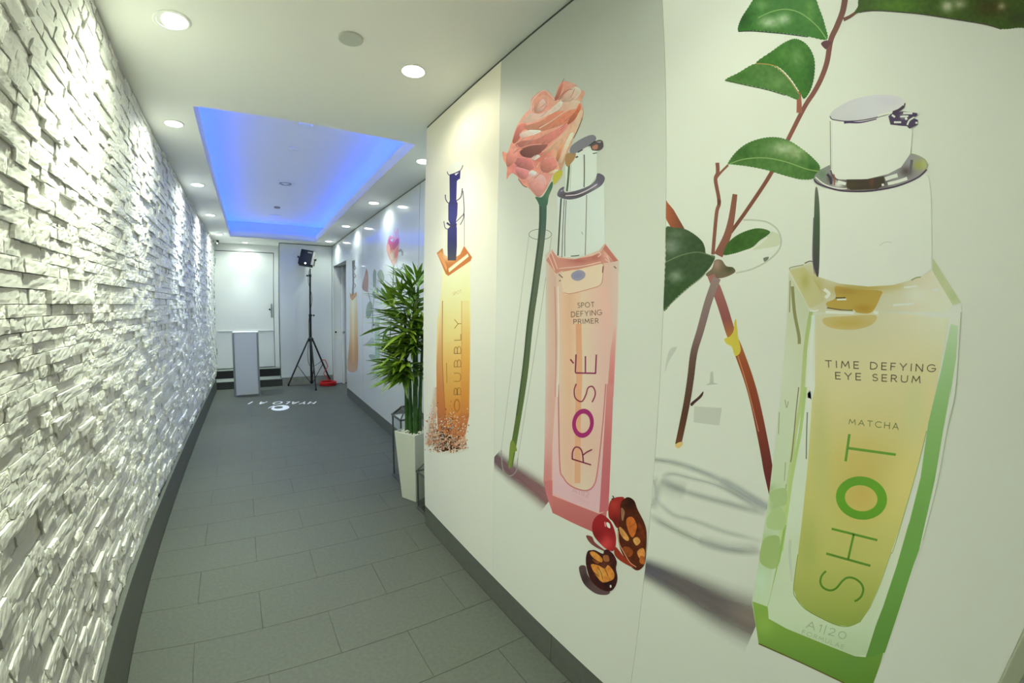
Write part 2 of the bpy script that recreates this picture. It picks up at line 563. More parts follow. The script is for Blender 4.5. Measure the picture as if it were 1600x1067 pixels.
WARM, COOL, AMBER, BLUISH = (0.90, 1.0, 0.735), (0.85, 1.0, 0.88), (0.98, 0.96, 0.68), (0.85, 0.99, 0.94)
downlight(-0.383, 1.912, 'large tilted ceiling downlight nearest the viewer, close to the stone wall', 1.5 * SPOT_W, WARM, aim=(0.12, 0), size=104, r=0.078)
downlight(-0.515, 3.09, 'second ceiling downlight along the stone wall, before the blue recess corner', SPOT_W * 1.1, WARM)
downlight(-0.52, 4.62, 'third ceiling downlight along the stone wall, left of the blue recess', SPOT_W * 1.2, BLUISH)
downlight(-0.525, 6.11, 'fourth ceiling downlight along the stone wall, left of the blue recess', SPOT_W * 1.2, BLUISH)
downlight(-0.53, 7.70, 'fifth ceiling downlight along the stone wall, at the far recess corner', SPOT_W * 1.4, COOL)
downlight(-0.149, 8.50, 'ceiling downlight right above the end door', SPOT_W * 0.8, COOL, r=0.06, beam=0.6)
downlight(0.658, 1.892, 'ceiling downlight between the round cover plate and the mural wall', SPOT_W * 0.52, AMBER, size=84)
downlight(1.178, 3.065, 'ceiling downlight half hidden behind the mural wall corner', SPOT_W * 0.8, COOL, beam=0.4, spill=0.5)
downlight(1.191, 4.581, 'ceiling downlight above the printed rose panel, right of the recess', SPOT_W * 1.2, BLUISH, beam=0.32, spill=0.4, size=52)
downlight(1.197, 6.106, 'ceiling downlight above the far printed orange bottle', SPOT_W * 1.2, BLUISH, beam=0.32, spill=0.4, size=52)
downlight(1.203, 7.665, 'ceiling downlight in the far right corner above the side doorway', SPOT_W * 1.5, COOL, beam=0.4, spill=0.5, size=52)
# the corridor goes on behind the viewpoint; stone-side lamps are unseen, added as fill
downlight(-0.40, 0.45, 'unseen fill downlight added over the stone wall beside the viewpoint', 1.15 * SPOT_W, WARM, size=104)
downlight(0.62, 0.45, 'ceiling downlight over the nearest printed bottle', SPOT_W * 0.16, WARM, size=100)
downlight(-0.40, -1.00, 'unseen fill downlight added behind the viewpoint, stone wall side', SPOT_W * 0.25, WARM, size=100)

tag(MB().lathe([(0.052, -0.0005), (0.052, -0.006), (0.048, -0.008), (0, -0.008)], 28).build('ceiling_cover_plate', material('plate_grey', (0.55, 0.57, 0.53), 0.5), loc=(0.33, 1.775, H)),
    'round pale grey cover plate on the near ceiling', 'cover plate')
tag(MB().lathe([(0.055, -0.0005), (0.055, -0.012), (0.05, -0.022), (0.03, -0.03), (0, -0.03)], 24).build('smoke_detector', 'trim_white', loc=(0.343, 3.473, ZC), smooth=True),
    'round white detector at the near edge of the blue recess', 'detector')
tag(MB().lathe([(0.045, -0.0005), (0.045, -0.010), (0.04, -0.014), (0, -0.014)], 24).build('smoke_detector', 'trim_white', loc=(0.31, 4.086, ZC), smooth=True),
    'small white disc detector in the middle of the blue recess', 'detector')
sp = tag(empty('ceiling_speaker', (0.325, 5.296, ZC)), 'round ceiling speaker with ring grille in the blue recess', 'speaker')
MB().lathe([(0.105, -0.0005), (0.105, -0.008), (0.085, -0.010), (0.082, -0.002)], 32).build('trim_ring', 'trim_white', sp, smooth=True)
MB().lathe([(0.070, -0.001), (0.068, -0.009), (0.050, -0.009), (0.048, -0.001)], 32).build('grille_ring', 'grey_plastic', sp, smooth=True)
MB().lathe([(0.030, -0.001), (0.026, -0.012), (0, -0.014)], 20).build('centre_cone', 'trim_white', sp, smooth=True)
tag(MB().lathe([(0.045, -0.0005), (0.045, -0.012), (0.03, -0.02), (0, -0.02)], 20).build('smoke_detector', 'grey_plastic', loc=(0.303, 6.62, ZC), smooth=True),
    'small grey detector beyond the ceiling speaker in the blue recess', 'detector')
tag(MB().lathe([(0.085, -0.0005), (0.085, -0.008), (0.06, -0.012), (0, -0.012)], 24).build('ceiling_vent_disc', 'trim_white', loc=(0.306, 7.247, ZC), smooth=True),
    'round pale disc nearest the far end of the blue recess', 'cover plate')

# ------------------------------------------------------------------ end door, steps, side door
d1 = structure(empty('door_1', (0, YD, 0)), 'white flat end door above two dark steps')
MB().box((-0.672, -0.012, 0.30), (0.347, 0.03, 2.458)).build('door_leaf', 'white_paint', d1, bevel=0.003)
MB().box((-0.71, -0.03, 0.289), (-0.685, 0.05, H - 0.003)).build('door_jamb', 'white_paint', d1)
MB().box((0.357, -0.03, 0.289), (0.43, 0.05, H - 0.003)).build('door_jamb', 'white_paint', d1, bevel=0.002)
MB().box((-0.685, -0.03, 2.470), (0.357, 0.05, H - 0.003)).build('door_header', 'white_paint', d1, bevel=0.002)
MB().box((-0.685, 0.0, 0.29), (0.357, 0.02, 2.47)).build('door_gap', 'gap', d1)
MB().box((-0.63, -0.038, 0.985), (0.335, -0.013, 1.005)).build('door_rail', 'trim_white', d1, bevel=0.003)
hp = MB().box((0.300, -0.016, 1.24), (0.325, -0.012, 1.50)).box((0.305, -0.05, 1.25), (0.320, -0.038, 1.49)).box((0.307, -0.05, 1.27), (0.318, -0.012, 1.28)).box((0.307, -0.05, 1.46), (0.318, -0.012, 1.47))
hp.build('door_handle', 'aluminium', d1)
MB().lathe([(0.016, 0), (0.016, 0.02), (0.010, 0.026), (0, 0.026)], 16, loc=(0.278, -0.012, 1.395), rot=Matrix.Rotation(math.pi / 2, 3, 'X')).build('door_lock', 'black_metal', d1)
for z in (2.27, 0.62):
    MB().bar((-0.678, -0.02, z - 0.06), (-0.678, -0.02, z + 0.06), 0.009).box((-0.70, -0.014, z - 0.055), (-0.65, -0.012, z + 0.055)).build('hinge', 'aluminium', d1)
st = structure(empty('steps_1', (0, 8.26, 0)), 'two dark steps rising to the end door')
MB().box((-0.714, 0.0, 0), (0.449, 0.52, 0.122)).build('riser', 'dark_tile', st)
MB().box((-0.714, -0.006, 0.122), (0.449, 0.345, 0.138)).build('tread', 'pale_tread', st, bevel=0.003)
MB().box((-0.714, 0.347, 0.122), (0.429, 0.515, 0.275)).build('riser', 'black_tread', st)
MB().box((-0.714, 0.341, 0.275), (0.429, 0.49, 0.289)).build('tread', 'pale_tread', st, bevel=0.002)

d2 = structure(empty('door_2', (XF, 8.12, 0)), 'open white side door with its frame')
MB().box((0.012, -0.02, 0.006), (0.60, 0.02, 2.19)).build('door_leaf', 'white_paint', d2, bevel=0.002)
MB().box((-0.004, -0.045, 0.0), (0.011, 0.008, 2.20)).build('door_jamb', 'white_paint', d2)
MB().box((0.15, -0.10, 0.0), (0.19, -0.05, 2.2)).build('door_jamb', 'white_paint', d2, bevel=0.003)
MB().bar((0.045, -0.02, 0.98), (0.045, -0.032, 0.98), 0.017, n=14).build('lock_cylinder', 'black_metal', d2)
MB().lathe([(0.012, 0), (0.012, 0.03), (0.026, 0.045), (0.02, 0.065), (0, 0.068)], 16, loc=(0.17, -0.10, 0.98), rot=Matrix.Rotation(math.pi / 2, 3, 'X')).build('door_knob', 'chrome', d2, smooth=True)

# ------------------------------------------------------------------ security camera
sc_ = tag(empty('security_camera', (-0.60, 8.43, H)), 'small black security camera in the far left ceiling corner', 'camera')
MB().lathe([(0.028, -0.0005), (0.028, -0.008), (0.012, -0.014), (0.012, -0.03)], 16).build('mount', 'black_plastic', sc_, smooth=True)
MB().bar((0.0, 0.045, -0.03), (-0.0, -0.06, -0.055), 0.027, n=16).build('camera_body', 'black_plastic', sc_, bevel=0.004)
MB().bar((0.0, -0.061, -0.055), (0.0, -0.066, -0.0565), 0.020, n=16).build('camera_lens', 'chrome', sc_)

# ------------------------------------------------------------------ frosted plinth in front of the door
pl = tag(empty('display_plinth', (-0.138, 7.68, 0)), 'tall frosted white display plinth standing before the end door', 'plinth')
hx, hy, hz = 0.198, 0.17, 1.035
MB().box((-hx + 0.012, -hy + 0.012, 0.02), (hx - 0.012, hy - 0.012, hz - 0.012)).build('body', 'frosted', pl)
for sx in (-1, 1):
    for sy in (-1, 1):
        MB().box((sx * hx, sy * hy, 0.012), (sx * (hx - 0.03), sy * (hy - 0.03), hz)).build('corner_profile', 'aluminium', pl, bevel=0.003)
MB().box((-hx + 0.004, -hy + 0.004, hz - 0.011), (hx - 0.004, hy - 0.004, hz + 0.004)).build('top_panel', 'frosted', pl, bevel=0.002)
MB().box((-hx - 0.003, -hy - 0.003, 0.0), (hx + 0.003, hy + 0.003, 0.012)).build('base_frame', 'aluminium', pl)

# ------------------------------------------------------------------ tripod stand
SX, SY = 0.935, 7.99
ts = tag(empty('tripod_stand', (SX, SY, 0)), 'tall black tripod light stand before the end wall', 'stand')
MB().bar((0, 0, 0.05), (0, 0, 1.30), 0.021, n=14).build('lower_pole', 'black_metal', ts, smooth=True)
MB().bar((0, 0, 1.30), (0, 0, 2.02), 0.0165, n=14).build('upper_pole', 'black_metal', ts, smooth=True)
MB().bar((0, 0, 2.02), (0, 0, 2.14), 0.011, n=12).build('spigot', 'black_metal', ts, smooth=True)
MB().lathe([(0.021, 0.82), (0.042, 0.825), (0.05, 0.84), (0.05, 0.875), (0.03, 0.895), (0.021, 0.90)], 18).build('tripod_collar', 'black_plastic', ts, smooth=True)
MB().lathe([(0.021, 0.06), (0.032, 0.062), (0.032, 0.095), (0.021, 0.10)], 18).build('brace_collar', 'black_plastic', ts, smooth=True)
MB().lathe([(0.021, 1.27), (0.027, 1.275), (0.027, 1.315), (0.0165, 1.32)], 16).build('clamp_collar', 'black_plastic', ts, smooth=True)
MB().lathe([(0.0165, 1.985), (0.023, 1.99), (0.023, 2.03), (0.011, 2.035)], 16).build('clamp_collar', 'black_plastic', ts, smooth=True)
MB().bar((0.02, -0.01, 1.295), (0.062, -0.03, 1.295), 0.006).bar((0.050, -0.025, 1.295), (0.068, -0.033, 1.295), 0.016, n=12).build('clamp_knob', 'black_plastic', ts)
MB().bar((-0.02, -0.01, 2.005), (-0.055, -0.025, 2.005), 0.006).bar((-0.045, -0.02, 2.005), (-0.062, -0.028, 2.005), 0.016, n=12).build('clamp_knob', 'black_plastic', ts)
for ang in (-88, 152, 31):
    c, s = math.cos(math.radians(ang)), math.sin(math.radians(ang))
    R = 0.44
    lg = MB().sqbar((0.042 * c, 0.042 * s, 0.855), (R * c, R * s, 0.02), 0.024, 0.02).build('leg', 'black_metal', ts)
    MB().lathe([(0, 0), (0.018, 0), (0.018, 0.03), (0.012, 0.045), (0, 0.046)], 12, loc=(R * c, R * s, 0)).build('rubber_foot', 'black_plastic', lg)
    m = 0.56
    MB().sqbar((0.028 * c, 0.028 * s, 0.08), ((0.042 + (R - 0.042) * m) * c, (0.042 + (R - 0.042) * m) * s, 0.855 - 0.835 * m), 0.014, 0.006).build('brace', 'black_metal', ts)

# projector fixed on the stand
pj = tag(empty('gobo_projector', (SX - 0.055, SY, 2.16)), 'black box projector lamp tilted on the tripod stand', 'projector')
rt = Matrix.Rotation(math.radians(12), 3, 'Y') @ Matrix.Rotation(math.radians(-14), 3, 'X') @ Matrix.Rotation(math.radians(-12), 3, 'Z')
def rp(p):
    return rt @ Vector(p)
pz = 0.155
b = MB().box((-0.122, -0.055, pz - 0.145), (0.122, 0.055, pz + 0.145), rot=rt, pivot=(0, 0, pz))
b.build('housing', 'black_plastic', pj, bevel=0.014)
b = MB().box((0.088, -0.0565, pz - 0.13), (0.124, 0.050, pz + 0.13), rot=rt, pivot=(0, 0, pz)).build('side_frame', 'grey_plastic', pj, bevel=0.006)
for sx in (-1, 1):
    a = rp((sx * 0.122, 0, 0)); c = rp((sx * 0.150, 0, 0)); e_ = rp((sx * 0.162, 0, 0))
    MB().bar(a + Vector((0, 0, pz)), c + Vector((0, 0, pz)), 0.010).bar(c + Vector((0, 0, pz)), e_ + Vector((0, 0, pz)), 0.022, n=12).build('side_knob', 'black_plastic', pj)
yk = MB()
for sx in (-1, 1):
    yk.sqbar(rp((sx * 0.136, 0.02, 0)) + Vector((0, 0, pz)), rp((sx * 0.136, 0.06, -0.10)) + Vector((0, 0, pz)), 0.016, 0.006)
yk.sqbar(rp((-0.136, 0.06, -0.10)) + Vector((0, 0, pz)), rp((0.136, 0.06, -0.10)) + Vector((0, 0, pz)), 0.016, 0.006)
yk.bar(rp((0, 0.06, -0.10)) + Vector((0, 0, pz)), (0.055, 0, 0.004), 0.012)
yk.build('yoke', 'black_metal', pj)
cpos = rp((-0.005, -0.0555, -0.118)) + Vector((0, 0, pz))
MB().lathe([(0.022, -0.004), (0.022, 0.004), (0.014, 0.006)], 16, loc=cpos, rot=(rt @ Matrix.Rotation(math.pi / 2, 3, 'X'))).build('lens_ring', 'black_metal', pj)
MB().lathe([(0.013, 0.005), (0.006, 0.008), (0, 0.009)], 14, loc=cpos, rot=(rt @ Matrix.Rotation(math.pi / 2, 3, 'X'))).build('lens', 'lens_dot', pj)
pa = rp((0.03, -0.0565, 0.105)) + Vector((0, 0, pz))
MB().box((0.0, -0.0575, pz + 0.085), (0.07, -0.055, pz + 0.105), rot=rt, pivot=(0, 0, pz)).build('name_plate', 'grey_plastic', pj)

# power lead hanging on the stand, and the coiled red cord on the floor
pts = [(SX - 0.02, SY - 0.03, 2.10), (SX - 0.035, SY - 0.035, 1.9), (SX + 0.028, SY - 0.03, 1.6), (SX - 0.03, SY - 0.035, 1.2), (SX - 0.03, SY - 0.03, 0.9),
       (SX - 0.06, SY - 0.05, 0.62), (SX - 0.045, SY - 0.06, 0.42), (SX + 0.02, SY - 0.06, 0.38), (SX + 0.12, SY - 0.05, 0.42), (SX + 0.20, SY + 0.06, 0.47)]
def catmull(P, n=8, closed=False):
    P = [np.array(p, float) for p in P]
    out = []
    N = len(P)
    for i in range(N if closed else N - 1):
        p0 = P[(i - 1) % N] if closed else P[max(i - 1, 0)]
        p1, p2 = P[i], P[(i + 1) % N]
        p3 = P[(i + 2) % N] if closed else P[min(i + 2, N - 1)]
        for k in range(n):
            u = k / n
            out.append(0.5 * ((2 * p1) + (-p0 + p2) * u + (2 * p0 - 5 * p1 + 4 * p2 - p3) * u * u + (-p0 + 3 * p1 - 3 * p2 + p3) * u ** 3))
    if not closed: out.append(P[-1])
    return out
MB().tube([Vector(p) - ts.location for p in catmull(pts, 6)], 0.0045, 6).build('power_lead', 'black_plastic', ts, smooth=True)
cb = MB()
C0 = (1.225, 7.985)
loops = []
for k in range(9):
    for j in range(28):
        a = 2 * math.pi * (j / 28)
        rr = 0.135 + 0.010 * math.sin(k * 2.1) + 0.006 * math.sin(3 * a + k)
        loops.append((C0[0] + rr * 1.02 * math.cos(a), C0[1] + rr * 0.92 * math.sin(a), 0.009 + 0.007 * k + 0.004 * math.sin(2 * a + k * 1.3)))
loops += [(1.30, 7.93, 0.075), (1.22, 7.96, 0.12), (1.15, 8.0, 0.22), (1.24, 8.06, 0.35), (1.20, 8.10, 0.46), (1.14, 8.05, 0.47)]
cb.tube(loops, 0.0085, 6)
tag(cb.build('extension_cord', 'red_cable', smooth=True), 'coiled red extension cord lying beside the tripod foot', 'cord')

# ------------------------------------------------------------------ planter with bamboo
PX, PY = 1.054, 2.894
PR = math.atan2(-0.132, 0.065)
pb = tag(empty('potted_bamboo', (PX, PY, 0)), 'leafy green bamboo plant in a tapered white square planter', 'potted plant')
r0, r1, zt = 0.1035, 0.148, 0.535
def sq(r, z, n=4):
    return [(r * math.cos(PR + math.pi / 4 + math.pi / 2 * k), r * math.sin(PR + math.pi / 4 + math.pi / 2 * k), z) for k in range(n)]
pm = MB()
rings = [sq(r0, 0.0), sq(r1, zt), sq(r1 - 0.014, zt), sq(r1 - 0.020, zt - 0.035)]
vs = [[pm.bm.verts.new(p) for p in r] for r in rings]
pm.bm.faces.new(vs[0][::-1])
for A, B in zip(vs, vs[1:]):
    for k in range(4):
        pm.bm.faces.new((A[k], A[(k + 1) % 4], B[(k + 1) % 4], B[k]))
pm.bm.faces.new(vs[-1])
pm.build('planter', 'pot', pb, bevel=0.004)
pe = MB()
for i in range(95):
    a, rr = RND.uniform(-1, 1), RND.uniform(-1, 1)
    hs = (r1 - 0.03) * 0.707
    x, y = a * hs, rr * hs
    ca, sa = math.cos(PR), math.sin(PR)
    s = RND.uniform(0.008, 0.014)
    mt = Matrix.Translation((x * ca - y * sa, x * sa + y * ca, zt - 0.018 + RND.uniform(-0.004, 0.016))) @ Matrix.Rotation(RND.uniform(0, 3), 4, 'Z') @ Matrix.Diagonal((s, s * RND.uniform(0.7, 1), s * RND.uniform(0.55, 0.8), 1))
    bmesh.ops.create_icosphere(pe.bm, subdivisions=1, radius=1.0, matrix=mt)
po = pe.build('pebbles', 'pebble', pb, smooth=True)
po['kind'] = 'stuff'
leafm = []
for v in range(6):
    n = 7
    L = 1.0
    bm = bmesh.new()
    droop = [0.10, 0.22, 0.35, 0.05, 0.28, 0.16][v]
    rows = []
    for i in range(n):
        u = i / (n - 1)
        wd = 0.068 * (math.sin(math.pi * min(1, u * 0.93 + 0.045)) ** 0.8) * (1.15 - 0.55 * u)
        zc = -droop * u * u
        xs = u * L
        rows.append([bm.verts.new((xs, -wd, zc + wd * 0.35)), bm.verts.new((xs, 0, zc)), bm.verts.new((xs, wd, zc + wd * 0.35))])
    for a, b_ in zip(rows, rows[1:]):
        bm.faces.new((a[0], b_[0], b_[1], a[1]))
        bm.faces.new((a[1], b_[1], b_[2], a[2]))
    me = bpy.data.meshes.new('leaf')
    bm.to_mesh(me)
    bm.free()
    me.polygons.foreach_set('use_smooth', [True] * len(me.polygons))
    me.materials.append(M[['leaf_dark', 'leaf_mid', 'leaf_light', 'leaf_mid', 'leaf_dark', 'leaf_mid'][v]])
    leafm.append(me)
canes = [((-0.045, 0.03), (-0.06, 0.02), 1.42), ((-0.005, -0.035), (-0.02, -0.06), 1.60), ((0.035, -0.02), (0.05, -0.05), 1.20), ((0.03, 0.05), (0.06, 0.07), 1.66), ((-0.03, -0.01), (-0.03, 0.0), 1.05)]
nl = 0
def leaf_ok(w):
    return w[0] < XF - 0.09 and not (w[0] > XR - 0.02 and w[1] < YC + 0.02) and w[0] > 0.70 and w[2] < 1.80
for ci, (b0, b1, top) in enumerate(canes):
    pts = [(b0[0] + (b1[0] - b0[0]) * (u ** 1.4), b0[1] + (b1[1] - b0[1]) * (u ** 1.4), zt - 0.03 + (top - zt + 0.03) * u) for u in [k / 14 for k in range(15)]]
    MB().tube(pts, [0.0175 - 0.009 * k / 14 + (0.0016 if k % 3 == 0 else 0) for k in range(15)], 8).build('cane', 'cane', pb, smooth=True)
    z0c, z1c = pts[0][2], pts[-1][2]
    zlow = 0.98 if ci in (0, 4) else 1.12
    nodes = 12
    for k in range(nodes):
        zz = zlow + (z1c - 0.005 - zlow) * k / (nodes - 1)
        if z1c < zlow + 0.03: break
        u = min(0.999, (zz - z0c) / (z1c - z0c))
        i = min(13, int(u * 14))
        base = Vector(pts[i]).lerp(Vector(pts[i + 1]), u * 14 - i)
        for rep in range(2):
            ang = RND.uniform(0, 2 * math.pi)
            if RND.random() < 0.6: ang = RND.uniform(math.radians(135), math.radians(262))    # grows out of the niche
            mid = math.exp(-((zz - 1.35) / 0.22) ** 2)
            bl = RND.uniform(0.06, 0.12) + 0.10 * mid * RND.random()
            el = math.radians(RND.uniform(5, 42) + (30 if k >= nodes - 2 else 0) - (25 if zz < 1.1 else 0))
            tip = base + Vector((math.cos(ang) * math.cos(el), math.sin(ang) * math.cos(el), math.sin(el))) * bl
            wt = tip + Vector((PX, PY, 0))
            if not leaf_ok(wt): continue
            MB().bar(base, tip, 0.0022, 0.0012, n=5).build('twig', 'cane', pb)
            m = RND.choice([4, 5, 5, 6])
            for j in range(m):
                la = ang + math.radians((j - (m - 1) / 2) * 26 + RND.uniform(-12, 12))
                le = el * 0.4 + math.radians(RND.uniform(-20, 26) + (25 if k >= nodes - 2 else 0))
                ln = RND.uniform(0.14, 0.25)
                s0 = base.lerp(tip, RND.uniform(0.45, 1.0))
                dv = Vector((math.cos(la) * math.cos(le), math.sin(la) * math.cos(le), math.sin(le)))
                if not leaf_ok(s0 + dv * ln + Vector((PX, PY, 0))): continue
                o = bpy.data.objects.new('leaf', leafm[RND.randrange(6)])
                o.location = s0
                o.rotation_euler = (RND.uniform(-0.6, 0.6), -le, la)
                o.scale = (ln, ln * 1.2, ln)
                link(o, pb)
                nl += 1
print('leaves', nl)

# ------------------------------------------------------------------ lanterns
def lantern(cx, cy, half, hb, hr, rz, label, top=0.35, t=0.012):
    e = tag(empty('lantern', (cx, cy, 0), rz), label, 'lantern')
    P = [(-half, -half), (half, -half), (half, half), (-half, half)]
    bs = MB()
    bs.box((-half - 0.006, -half - 0.006, 0), (half + 0.006, half + 0.006, 0.016))
    bs.build('base', 'iron', e, bevel=0.002)
    for x, y in P:
        MB().box((x - math.copysign(t, x), y - math.copysign(t, y), 0.016), (x, y, hb)).build('post', 'iron', e)
    fr = MB()
    for z0 in (hb,):
        for k in range(4):
            a, b_ = P[k], P[(k + 1) % 4]
            fr.sqbar((*a, z0), (*b_, z0), t)
    fr.build('top_frame', 'iron', e)
    rf = MB()
    Q = [(x * top, y * top) for x, y in P]
    for k in range(4):
        rf.sqbar((*P[k], hb), (*Q[k], hr), t * 0.7)
        rf.sqbar((*Q[k], hr), (*Q[(k + 1) % 4], hr), t * 0.7)
    rf.build('roof_frame', 'iron', e)
    for k in range(4):
        a, b_ = P[k], P[(k + 1) % 4]
        s = 0.96
        g = MB().quad((a[0] * s, a[1] * s, 0.018), (b_[0] * s, b_[1] * s, 0.018), (b_[0] * s, b_[1] * s, hb - 0.004), (a[0] * s, a[1] * s, hb - 0.004))
        g.build('pane', 'glass', e)
        c, d = Q[k], Q[(k + 1) % 4]
        MB().quad((a[0] * s, a[1] * s, hb), (b_[0] * s, b_[1] * s, hb), (d[0] * s, d[1] * s, hr - 0.002), (c[0] * s, c[1] * s, hr - 0.002)).build('roof_pane', 'glass', e)
    rg = MB().tube([(0.03 * math.cos(a), 0, hr + 0.028 + 0.03 * math.sin(a)) for a in [2 * math.pi * k / 20 for k in range(20)]], 0.003, 6, closed=True)
    rg.build('carrying_ring', 'iron', e, smooth=True)
    return e
lantern(1.146, 3.272, 0.113, 0.545, 0.62, 0.0, 'tall grey metal lantern standing behind the white planter', top=0.42)
lantern(1.075, 2.640, 0.072, 0.285, 0.355, math.radians(4), 'small grey metal lantern with a candle beside the mural wall corner', t=0.010)
cd = tag(empty('candle', (1.075, 2.640, 0.0165)), 'cream pillar candle inside the small lantern', 'candle')
MB().lathe([(0, 0), (0.030, 0), (0.030, 0.145), (0.026, 0.150), (0, 0.146)], 20).build('wax', 'wax', cd, smooth=True)
MB().bar((0, 0, 0.145), (0.001, 0, 0.158), 0.0012, n=6).build('wick', 'black_plastic', cd)

from mathutils import noise as mnoise
# ------------------------------------------------------------------ printed pictures: flat ink shapes on the wall paper and glass panels
PAPER = (0.80, 0.80, 0.79)


def print_mat(name, rough, spec, bump=True, coat=0.0, soft=False):
    m = bpy.data.materials.new(name)
    m.use_nodes = True
    nt = m.node_tree
    b = nt.nodes['Principled BSDF']
    a = nt.nodes.new('ShaderNodeAttribute')
    a.attribute_name = 'Col'
    nt.links.new(a.outputs['Color'], b.inputs['Base Color'])
    b.inputs['Roughness'].default_value = rough
    b.inputs['Specular IOR Level'].default_value = spec
    b.inputs['Coat Weight'].default_value = coat
    if bump:
        tc = nt.nodes.new('ShaderNodeTexCoord')
        n = nt.nodes.new('ShaderNodeTexNoise')
        n.inputs['Scale'].default_value = 5.0
        n.inputs['Detail'].default_value = 3
        nt.links.new(tc.outputs['Object'], n.inputs['Vector'])
        bp = nt.nodes.new('ShaderNodeBump')
        bp.inputs['Strength'].default_value = 0.12
        bp.inputs['Distance'].default_value = 0.01
        nt.links.new(n.outputs['Fac'], bp.inputs['Height'])
        nt.links.new(bp.outputs['Normal'], b.inputs['Normal'])
    if soft:                                # thin ink: the paper shows through
        nt.links.new(a.outputs['Alpha'], b.inputs['Alpha'])
    return m


M['print_soft'] = print_mat('mural_print_thin', 0.5, 0.25, soft=True)
M['print'] = print_mat('mural_print', 0.5, 0.25)
M['print_glass'] = print_mat('panel_print', 0.14, 0.5, False, 0.3)


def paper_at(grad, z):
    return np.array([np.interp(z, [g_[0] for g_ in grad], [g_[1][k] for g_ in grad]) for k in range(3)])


class Wall:
    """a flat printed surface: plane x = X, with the brightness of blank paper seen around it in the photograph"""
    def __init__(self, X, samples, paper, mat, lay=0.00006, step=7.0, grad=None, span=None):
        self.grad, self.span = grad, span
        self.X, self.S, self.paper, self.mat, self.lay, self.step = X, np.array(samples, float), np.array(paper), mat, lay, step
        self.L = np.array([lin(s[2:5]) for s in samples])
        self.n = 0

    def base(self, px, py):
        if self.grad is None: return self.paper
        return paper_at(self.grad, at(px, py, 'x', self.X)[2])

    def ink(self, px, py, c):
        d = (self.S[:, 0] - px) ** 2 + (self.S[:, 1] - py) ** 2 + 900.0
        wt = 1 / d ** 1.5
        ref = (self.L * wt[:, None]).sum(0) / wt.sum()
        q_ = np.array(lin(c)) / ref
        lum = min(1.0, float(q_ @ np.array([0.25, 0.65, 0.10])))
        q_ = q_ * lum ** 0.15 * (1 - np.array([0.02, 0.0, 0.10]) * min(1.0, (1 - lum) * 2))
        return np.clip(self.base(px, py) * q_, 0.004, 0.9)

    def point(self, px, py, layer):
        p = at(px, py, 'x', self.X)
        y = p[1] if self.span is None else max(self.span[0], min(self.span[1], p[1]))     # a sheet ends at its edge
        return (self.X - self.lay * layer, y, p[2])


def z2p(ox, oy, sc):
    return lambda *pts: [(ox + x / sc, oy + y / sc) for x, y in pts]


def inside(poly, P):
    x, y = P[:, 0], P[:, 1]
    r = np.zeros(len(P), bool)
    n = len(poly)
    for i in range(n):
        x1, y1 = poly[i]
        x2, y2 = poly[(i + 1) % n]
        c = ((y1 > y) != (y2 > y)) & (x < (x2 - x1) * (y - y1) / (y2 - y1 + 1e-12) + x1)
        r ^= c
    return r


def link_print(wall, name, V2, F, cols, parent, layer, alpha=None):
    wall.n += 1
    layer = layer + 0.03 * (wall.n % 12)                     # no two inks in one plane
    me = bpy.data.meshes.new(name)
    me.from_pydata([wall.point(p[0], p[1], layer) for p in V2], [], [tuple(f) for f in F])
    ca = me.color_attributes.new('Col', 'FLOAT_COLOR', 'POINT')
    ca.data.foreach_set('color', np.hstack([np.array(cols), np.ones((len(cols), 1)) if alpha is None else np.array(alpha)[:, None]]).astype(np.float32).ravel())
    me.materials.append(M[wall.mat] if alpha is None else M['print_soft'])
    # faces look towards the corridor
    if len(me.polygons) and sum(p.normal.x * p.area for p in me.polygons) > 0:
        me.flip_normals()
    o = bpy.data.objects.new(name, me)
    link(o, parent)
    return o


def colf(c):
    return c if callable(c) else (lambda x, y: c)


def ramp(*stops, axis=1):
    """colour along an axis of the picture: stops (position, colour)"""
    ps = [s[0] for s in stops]
    cs = np.array([s[1] for s in stops], float)
    def f(x, y):
        v = (x, y)[axis]
        return [np.interp(v, ps, cs[:, k]) for k in range(3)]
    return f


def blobs(base, *bl):
    """base colour with soft spots (x, y, rx, ry, colour, weight)"""
    bf = colf(base)
    def f(x, y):
        c = np.array(bf(x, y), float)
        for b in bl:
            k = math.exp(-(((x - b[0]) / b[2]) ** 2 + ((y - b[1]) / b[3]) ** 2)) * (b[5] if len(b) > 5 else 1.0)
            c = c * (1 - k) + np.array(b[4], float) * k
        return c
    return f


